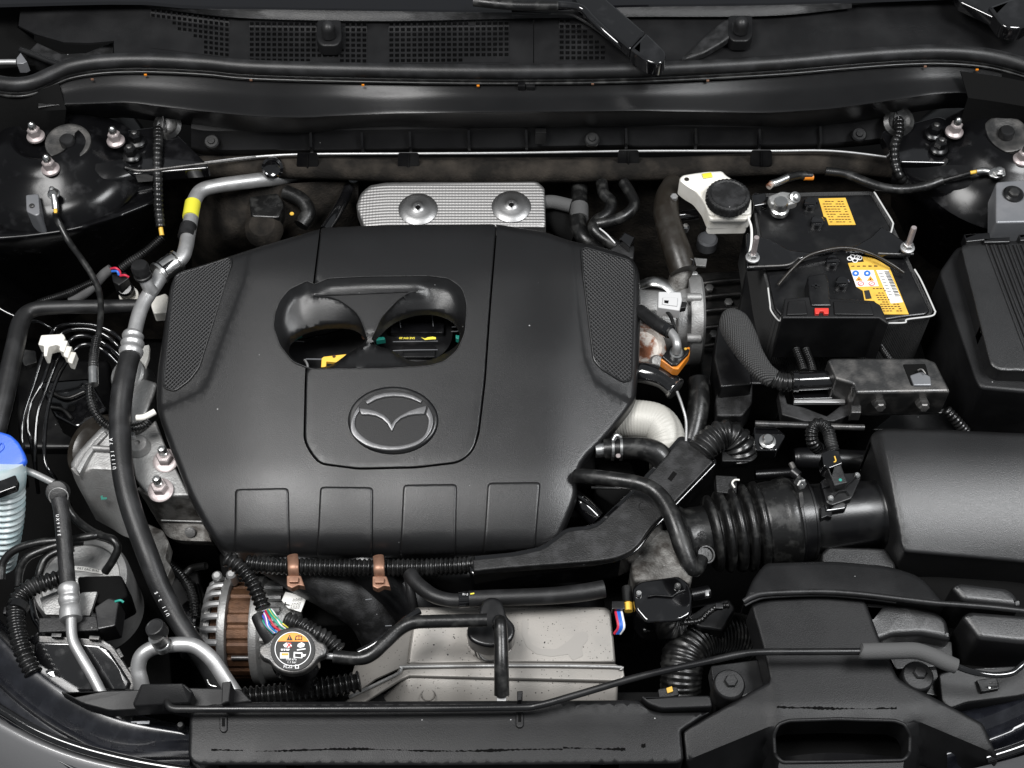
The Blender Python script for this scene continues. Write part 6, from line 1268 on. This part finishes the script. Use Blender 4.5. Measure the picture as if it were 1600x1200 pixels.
for u, v in ((1345, 443), (1362, 443)): PL('sign', E(5, 3.6, 20, u, v), .0187, .0004, 0, 0, 'rink', L2); PL('sign', E(3.6, 2.5, 20, u, v), .0192, .0003, 0, 0, 'wink', L2); PL('sign', [(u - 2.5, v + 1.4), (u - 1.5, v + 1.8), (u + 2.5, v - 1.4), (u + 1.6, v - 1.8)], .0196, .0003, 0, 0, 'rink', L2)
PL('sign', [(1350, 454), (1358, 453), (1362, 466), (1353, 467)], .0187, .0004, 0, 0, 'ink', L2)
for i in range(11):
    v = 450 + i * 3.5; u0 = 1364 + i * 1.6
    for j in range(6):
        u = u0 + j * 5.2
        if u > 1388 + (v - 450) * .1 and v < 474: continue
        if random.random() < .75: PL('small_print', [(u, v), (u + random.uniform(2, 4), v), (u + 4, v + 1.2), (u, v + 1.2)], .0182, .0003, 0, 0, 'copper', L2)
for i in range(5): PL('small_print', [(1330 + i * 9, 415 + random.uniform(-1, 1)), (1335 + i * 9, 415), (1335 + i * 9, 416.4), (1330 + i * 9, 416.4)], .0182, .0003, 0, 0, 'copper', L2)
for u, v in ((1328, 404), (1336, 407), (1343, 403), (1339, 402), (1332, 401)): TB('recycling_mark', [(u + 4 * math.cos(i * 1.05), v + 3 * math.sin(i * 1.05), .018) for i in range(7)], .8, 'wink', L2, n=2, seg=6)
TB('handle_flap', [(1216, 445, .024), (1237, 421, .03), (1262, 400, .036), (1300, 389, .038), (1330, 388, .038), (1360, 396, .034), (1390, 411, .03), (1412, 426, .022)], 2.4, 'brown', ba, seg=10)
hb_ = T('battery_clamp', 'glossy black pressed steel bar clamping the battery', 'clamp', at(1300, 395, .03))
PL('bar', rnd([(1166, 362), (1200, 372), (1235, 390), (1265, 393), (1300, 387), (1335, 384), (1362, 369), (1378, 352), (1424, 384), (1428, 397), (1372, 397), (1345, 390), (1310, 390), (1270, 399), (1248, 405), (1233, 415), (1166, 419)], 5), .032, .008, 3, 0, 'gloss', hb_)
TB('bar_edge', [(1170, 417, .03), (1200, 416, .03), (1232, 413.5, .03), (1248, 403, .03)], 2.4, 'steel', hb_, seg=8); TB('bar_edge', [(1372, 396, .03), (1400, 397, .03), (1427, 397, .03)], 2.4, 'steel', hb_, seg=8)
def stud(label, u, v, z, tx):
    t = T('clamp_stud', label, 'stud', at(u, v, z), 'threaded studs holding the battery clamp')
    LA('washer', u, v, z, [(11, -2), (11, 1), (9, 2), (2, 2)], 'alu', t, seg=24); LA('nut', u, v, z, [(8, 1), (8, 9), (6.5, 10), (2, 10)], 'bright', t, seg=6, smooth=20)
    LA('rod', u, v, z, [(4.6, 8), (4.6, 44), (4, 46), (.5, 46)], 'zinc', t, seg=14, axis=(tx, .05, 1))
stud('pale threaded stud on the left end of the battery clamp', 1176, 402, .04, .0)
stud('pale threaded stud on the right end of the battery clamp', 1418, 387, .04, .0)
TB('vent_wire', [(1169, 340, .03), (1174, 356, .035), (1174, 380, .035), (1171, 396, .035)], 2, 'paper', None, 'thin white tube running past the left end of the battery clamp', 'tube', seg=8)
nt = T('battery_terminal', 'bright metal battery clamp terminal with bolt at the rear of the battery', 'terminal', at(1220, 318, .03))
LA('post', 1218, 326, .03, [(15, -6), (15, 2), (12, 4), (12, 14), (10, 18), (2, 18)], 'bright', nt, seg=24); PL('jaw', [(1200, 306), (1222, 298), (1248, 302), (1246, 316), (1224, 322), (1204, 318)], .045, .012, 3, 4, 'cast', nt)
LA('bolt', 1241, 309, .046, [(9, -4), (9, 4), (6, 5), (6, 10), (4, 11), (.5, 11)], 'bright', nt, seg=20, axis=(.4, -.5, 1)); TB('cable_lug', [(1204, 288, .05), (1216, 284, .05), (1232, 277, .05)], 6, 'bright', nt); TB('cable', [(1230, 278, .05), (1248, 274, .045), (1268, 275, .04)], 7, 'rubber', nt); TB('orange_boot', [(1256, 277, .042), (1270, 277, .04)], 5, 'orange', nt, smooth=False)
TB('copper_end', [(1206, 287, .052), (1201, 292, .052)], 5, 'rust', nt, smooth=False)
# positive terminal fuse cover
fc = T('terminal_cover', 'black terminal cover with red lock at the front of the battery', 'terminal cover', at(1305, 490, -.04))
PL('case', [(1226, 466), (1262, 463), (1364, 469), (1376, 476), (1389, 507), (1374, 497), (1222, 497)], .047, .1, 2.4, 2, 'plastic', fc)
PL('lid_panel', [(1302, 470), (1360, 473), (1366, 492), (1304, 491)], .050, .006, 1.5, 2, 'plastic', fc); PL('lid_panel', [(1232, 470), (1258, 468), (1262, 491), (1229, 492)], .050, .006, 1.5, 2, 'plastic', fc)
PL('hinge_arm', [(1262, 430), (1290, 426), (1295, 440), (1296, 462), (1300, 478), (1268, 478), (1264, 460)], .05, .03, 3, 3, 'smoothp', fc)
BX('cross_slot', 1275, 446, .0515, 14, 4, 2, 'gloss', fc); BX('cross_slot', 1275, 446, .0515, 4, 10, 2, 'gloss', fc)
lk = PL('lock', [(1273, 481), (1295, 481), (1295, 490), (1288, 490), (1287, 486), (1281, 486), (1280, 490), (1274, 490)], .052, .014, 1, 1, 'red', fc); BX('cable_mark', 1252, 468, .046, 3, 6, 2, 'red', fc)
for x in (1242, 1320): PL('rib', [(x, 497), (x + 4, 497), (x + 4, 503), (x, 503)], .036, .08, 1, 0, 'plastic', fc)
for p in ([(1243, 545, -.03), (1250, 562, -.03), (1256, 580, -.03)], [(1258, 545, -.03), (1266, 565, -.03), (1270, 582, -.03)], [(1376, 540, -.02), (1384, 552, -.02), (1394, 566, -.02)]):
    TB('battery_lead', p, 7, 'corr', None, {1243: 'short corrugated lead below the terminal cover, nearest the woven sleeve', 1258: 'short corrugated lead below the terminal cover, second from the woven sleeve', 1376: 'short corrugated lead below the right corner of the terminal cover'}[p[0][0]], 'cable', 'short corrugated leads below the terminal cover', pitch=4, amp=1.5)
PL('battery_tray', [(1166, 420), (1180, 418), (1220, 500), (1230, 600), (1140, 600), (1152, 500)], -.1, .1, 3, 5, 'smoothp', None, 'black battery tray wall left of the battery', 'tray')
tb2 = T('tray_bracket', 'black plastic bracket with pale sheen below the woven cable sleeve', 'bracket', at(1145, 600, -.12))
PL('wall', [(1122, 506), (1140, 502), (1150, 560), (1172, 570), (1176, 600), (1126, 605), (1116, 560)], -.05, .06, 3, 4, 'smoothp', tb2); PL('foot', [(1126, 600), (1176, 596), (1176, 630), (1160, 650), (1120, 650), (1118, 620)], -.08, .05, 3, 4, 'dusty', tb2)
ws = T('woven_cable', 'battery cable in a woven grey sleeve bending to the metal bracket box', 'cable', at(1175, 560, -.02))
TB('sleeve', [(1140, 492, -.0, 14), (1147, 506, .004, 24), (1160, 530, .006, 24), (1174, 556, .004, 20), (1192, 580, .0, 17), (1208, 592, -.004, 15)], 20, 'sleeve', ws, seg=20)
TB('conduit', [(1204, 590, -.004), (1222, 597, -.006), (1242, 598, -.008)], 15, 'corr', ws, pitch=6, amp=2, seg=16); TB('barrel', [(1238, 596, -.006, 17), (1246, 596, -.006, 17), (1247, 596, -.006, 15), (1290, 594, -.006, 15), (1330, 592, -.006, 15)], 15, 'gloss', ws, seg=20, smooth=False)
eb = T('relay_box', 'dark metal relay box with two hex bolts and a plug opening', 'relay box', at(1400, 610, -.06))
PL('case', [(1293, 562), (1300, 559), (1446, 559), (1462, 565), (1472, 585), (1483, 606), (1485, 612), (1338, 614), (1334, 600), (1306, 592)], .022, .055, 4, 3, 'steel', eb)
PL('opening', [(1411, 569), (1446, 568), (1456, 602), (1424, 602)], .0235, .002, 1, 2, 'dark', eb); PL('plug', [(1422, 586), (1440, 580), (1454, 588), (1456, 602), (1428, 602)], .026, .012, 2, 2, 'grey', eb); TB('plug_clip', [(1434, 579, .03), (1440, 577, .032), (1446, 584, .03)], 1.6, 'steel', eb, n=3, seg=6)
for u in (1373, 1441): LA('bolt', u, 630, .0, [(11, -4), (11, 4), (9, 5), (8.6, 12), (6.5, 14), (2, 14)], 'steel', eb, seg=6, axis=(0, -1, .35))
PL('lip', [(1346, 640), (1392, 640), (1396, 636), (1418, 636), (1422, 640), (1484, 638), (1485, 645), (1346, 647)], -.036, .004, 1, 0, 'steel', eb)
TB('side_lead', [(1478, 640, -.03), (1492, 655, -.04), (1510, 676, -.06)], 9, 'corr', eb, pitch=6, amp=1.5)
cb_ = T('cable_bracket', 'ragged grey plastic cable bracket with pale strip beside the relay box', 'bracket', at(1275, 640, -.05))
PL('tray', [(1216, 612), (1224, 606), (1230, 630), (1256, 636), (1292, 650), (1326, 624), (1334, 630), (1334, 646), (1304, 658), (1258, 658), (1222, 648)], -.03, .02, 2, 2, 'dusty', cb_); PL('strip', [(1241, 624), (1320, 623), (1321, 629), (1241, 629)], -.022, .006, 1, 0, 'alu', cb_)
PL('block', [(1330, 627), (1346, 627), (1346, 645), (1330, 645)], -.012, .02, 1.5, 1, 'steel', cb_); PL('seat', [(1236, 602), (1330, 600), (1330, 622), (1240, 624)], -.026, .02, 2, 2, 'gloss', cb_)
# fuse box
fb = T('fuse_box', 'black fuse box with ribbed lid at the right edge', 'fuse box', at(1560, 490, -.1))
bm = B(); sheet(bm, rnd([(1500, 386), (1512, 379), (1660, 375), (1660, 586), (1600, 581), (1560, 580), (1546, 570)], [10, 8, 0, 0, 4, 10, 10]), .055, [], 20, rin=(1, 3, 6), skirt=.03, roll=5); mk('lid', bm, M['boxp'], fb, smooth=50)
PL('base', rnd([(1468, 424), (1496, 384), (1660, 378), (1660, 618), (1532, 606), (1524, 592)], 8), .026, .15, 5, 0, 'plastic', fb)
for i in range(6):
    x = 1541 + i * 12.2
    TB('lid_rib', [(x, 383, .0555), (x + 34, 474, .0555), (x + 69, 568 if i == 0 else 560, .0555)], 2.2, 'boxp', fb, seg=8, smooth=False)
    TB('lid_groove', [(x + 4.6, 384, .0538), (x + 38.6, 474, .0538), (x + 70, 556, .0538)], 2, 'dark', fb, seg=8, smooth=False)
for p in ([(1506, 366), (1546, 363), (1548, 374), (1510, 378)], [(1536, 372), (1578, 370), (1578, 378), (1538, 379)], [(1592, 366), (1640, 364), (1640, 376), (1594, 376)]): PL('lid_clip', p, .062, .02, 1.5, 1, 'smoothp', fb)
PL('bay_shelf', [(1470, 600), (1660, 612), (1660, 680), (1360, 672), (1400, 640)], -.1, .05, 3, 4, 'smoothp', None, 'black shelf between the fuse box and the airbox', 'shelf')
LA('shelf_clip', 1560, 650, -.1, [(9, 0), (9, 2), (6, 4), (4, 2), (.5, 2)], 'smoothp', None, 'small push clip on the black shelf in front of the fuse box', 'clip', seg=16)
# right harness and ground cable
rhn = T('wiring_harness', 'black taped harness hanging from the right shelf plate behind the battery', 'harness', at(1402, 250, 0))
LA('grommet', 1404, 190, .045, [(24, -3), (24, 2), (17, 5), (12, 2), (2, 2)], 'rubber', rhn, axis=(0, -.6, 1))
TB('taped_loom', [(1405, 186, .05), (1404, 210, .05), (1398, 226, .048), (1398, 250, .04), (1404, 272, .03), (1416, 290, .01), (1424, 300, 0)], 8, 'corr', rhn, pitch=9, amp=1.2, sharp=True); TB('tie_wrap', [(1400, 168, .06), (1402, 178, .06), (1405, 188, .055)], 1.3, 'smoothp', rhn)
rg = T('ground_cable', 'black ground cable with bright lug bolted by the right bracket', 'cable', at(1540, 268, .06))
PL('lug_plate', [(1544, 266), (1556, 260), (1570, 262), (1572, 274), (1556, 278), (1546, 274)], .066, .004, 1, 3, 'bright', rg); LA('bolt', 1560, 270, .067, [(9, 0), (9, 5), (6, 6), (6, 9), (4, 10), (1, 10)], 'bright', rg, seg=6)
TB('crimp', [(1526, 268, .06), (1536, 267, .062), (1546, 268, .064)], 5.5, 'bright', rg); TB('core', [(1516, 270, .058), (1527, 268, .06)], 3, 'yellow', rg)
TB('cable', [(1520, 269, .058), (1496, 276, .05), (1470, 283, .04)], 3.6, 'rubber', rg); TB('cable_sleeve', [(1472, 282, .04), (1446, 291, .035), (1414, 296, .03), (1384, 294, .03), (1352, 284, .03), (1320, 272, .03), (1290, 268, .03)], 7.5, 'rubber', rg)
# dim hardware deep in the gaps
th_ = T('gearbox_housing', 'dim ribbed gearbox housing deep in the gap left of the battery', 'gearbox', at(1120, 480, -.3))
PL('case', [(1090, 425), (1170, 420), (1175, 600), (1095, 600)], -.24, .15, 6, 10, 'steel', th_)
for i, v in enumerate((440, 462, 484, 510, 538)): TB('rib', [(1092, v + 4, -.232), (1120, v, -.226), (1160, v - 3, -.226)], 4, 'steel', th_)
for u, v in ((1108, 452), (1138, 474), (1115, 524), (1146, 500)): LA('bolt', u, v, -.232, [(7, 0), (7, 5), (5, 6), (1, 6)], 'cast', th_, seg=6)
tk = T('firewall_bracket', 'dim black bracket with yellow paint dot below the insulation roll', 'bracket', at(430, 330, -.1))
PL('plate', [(388, 302), (432, 298), (444, 318), (436, 340), (392, 338)], -.06, .03, 3, 5, 'rubber', tk); LA('paint_dot', 456, 334, -.055, [(3.5, 0), (3, 1), (.3, 1)], 'yellow', tk, seg=10)
TB('hose', [(446, 300, -.06), (470, 312, -.06), (482, 332, -.065), (470, 352, -.07)], 12, 'rubber', tk); LA('stub', 410, 352, -.07, [(30, -20), (28, -4), (20, 4), (3, 6)], 'felt', tk, axis=(0, -.3, 1))
sr = T('side_rail', 'dark pressed steel rail with holes in the left corner below the brake pipes', 'rail', at(100, 640, -.25))
PL('rail', [(60, 596), (140, 590), (168, 640), (120, 668), (84, 650)], -.17, .05, 4, 6, 'gloss', sr)
for p in ([(78, 612, -.166), (104, 622, -.166), (132, 612, -.166)], [(80, 636, -.166), (98, 640, -.166), (112, 654, -.166)]): TB('pressed_bead', p, 3, 'steel', sr)
LA('rail_hole', 112, 638, -.169, [(6, 0), (5, .5), (.3, .5)], 'dark', sr, seg=16)
ic = T('knock_harness', 'dark corrugated branch loom lying deep below the engine mount', 'harness', at(290, 900, -.2))
TB('conduit', [(262, 880, -.2), (284, 900, -.19), (300, 930, -.19), (306, 965, -.2)], 8, 'corr', ic, pitch=5, amp=1.5); TB('branch', [(284, 900, -.19), (300, 888, -.19), (322, 884, -.18)], 6, 'rubber', ic)
pb = T('belt_cover', 'dim black belt cover left of the alternator pulley', 'cover', at(300, 930, -.3))
PL('cover', [(262, 905), (310, 890), (330, 1000), (290, 1020), (270, 970)], -.26, .06, 4, 8, 'smoothp', pb)
for i in range(4): TB('belt_rib', [(296 + i * 6, 905 + i * 4, -.255), (304 + i * 5, 940, -.25), (312 + i * 4, 990, -.255)], 2.4, 'rubber', pb)
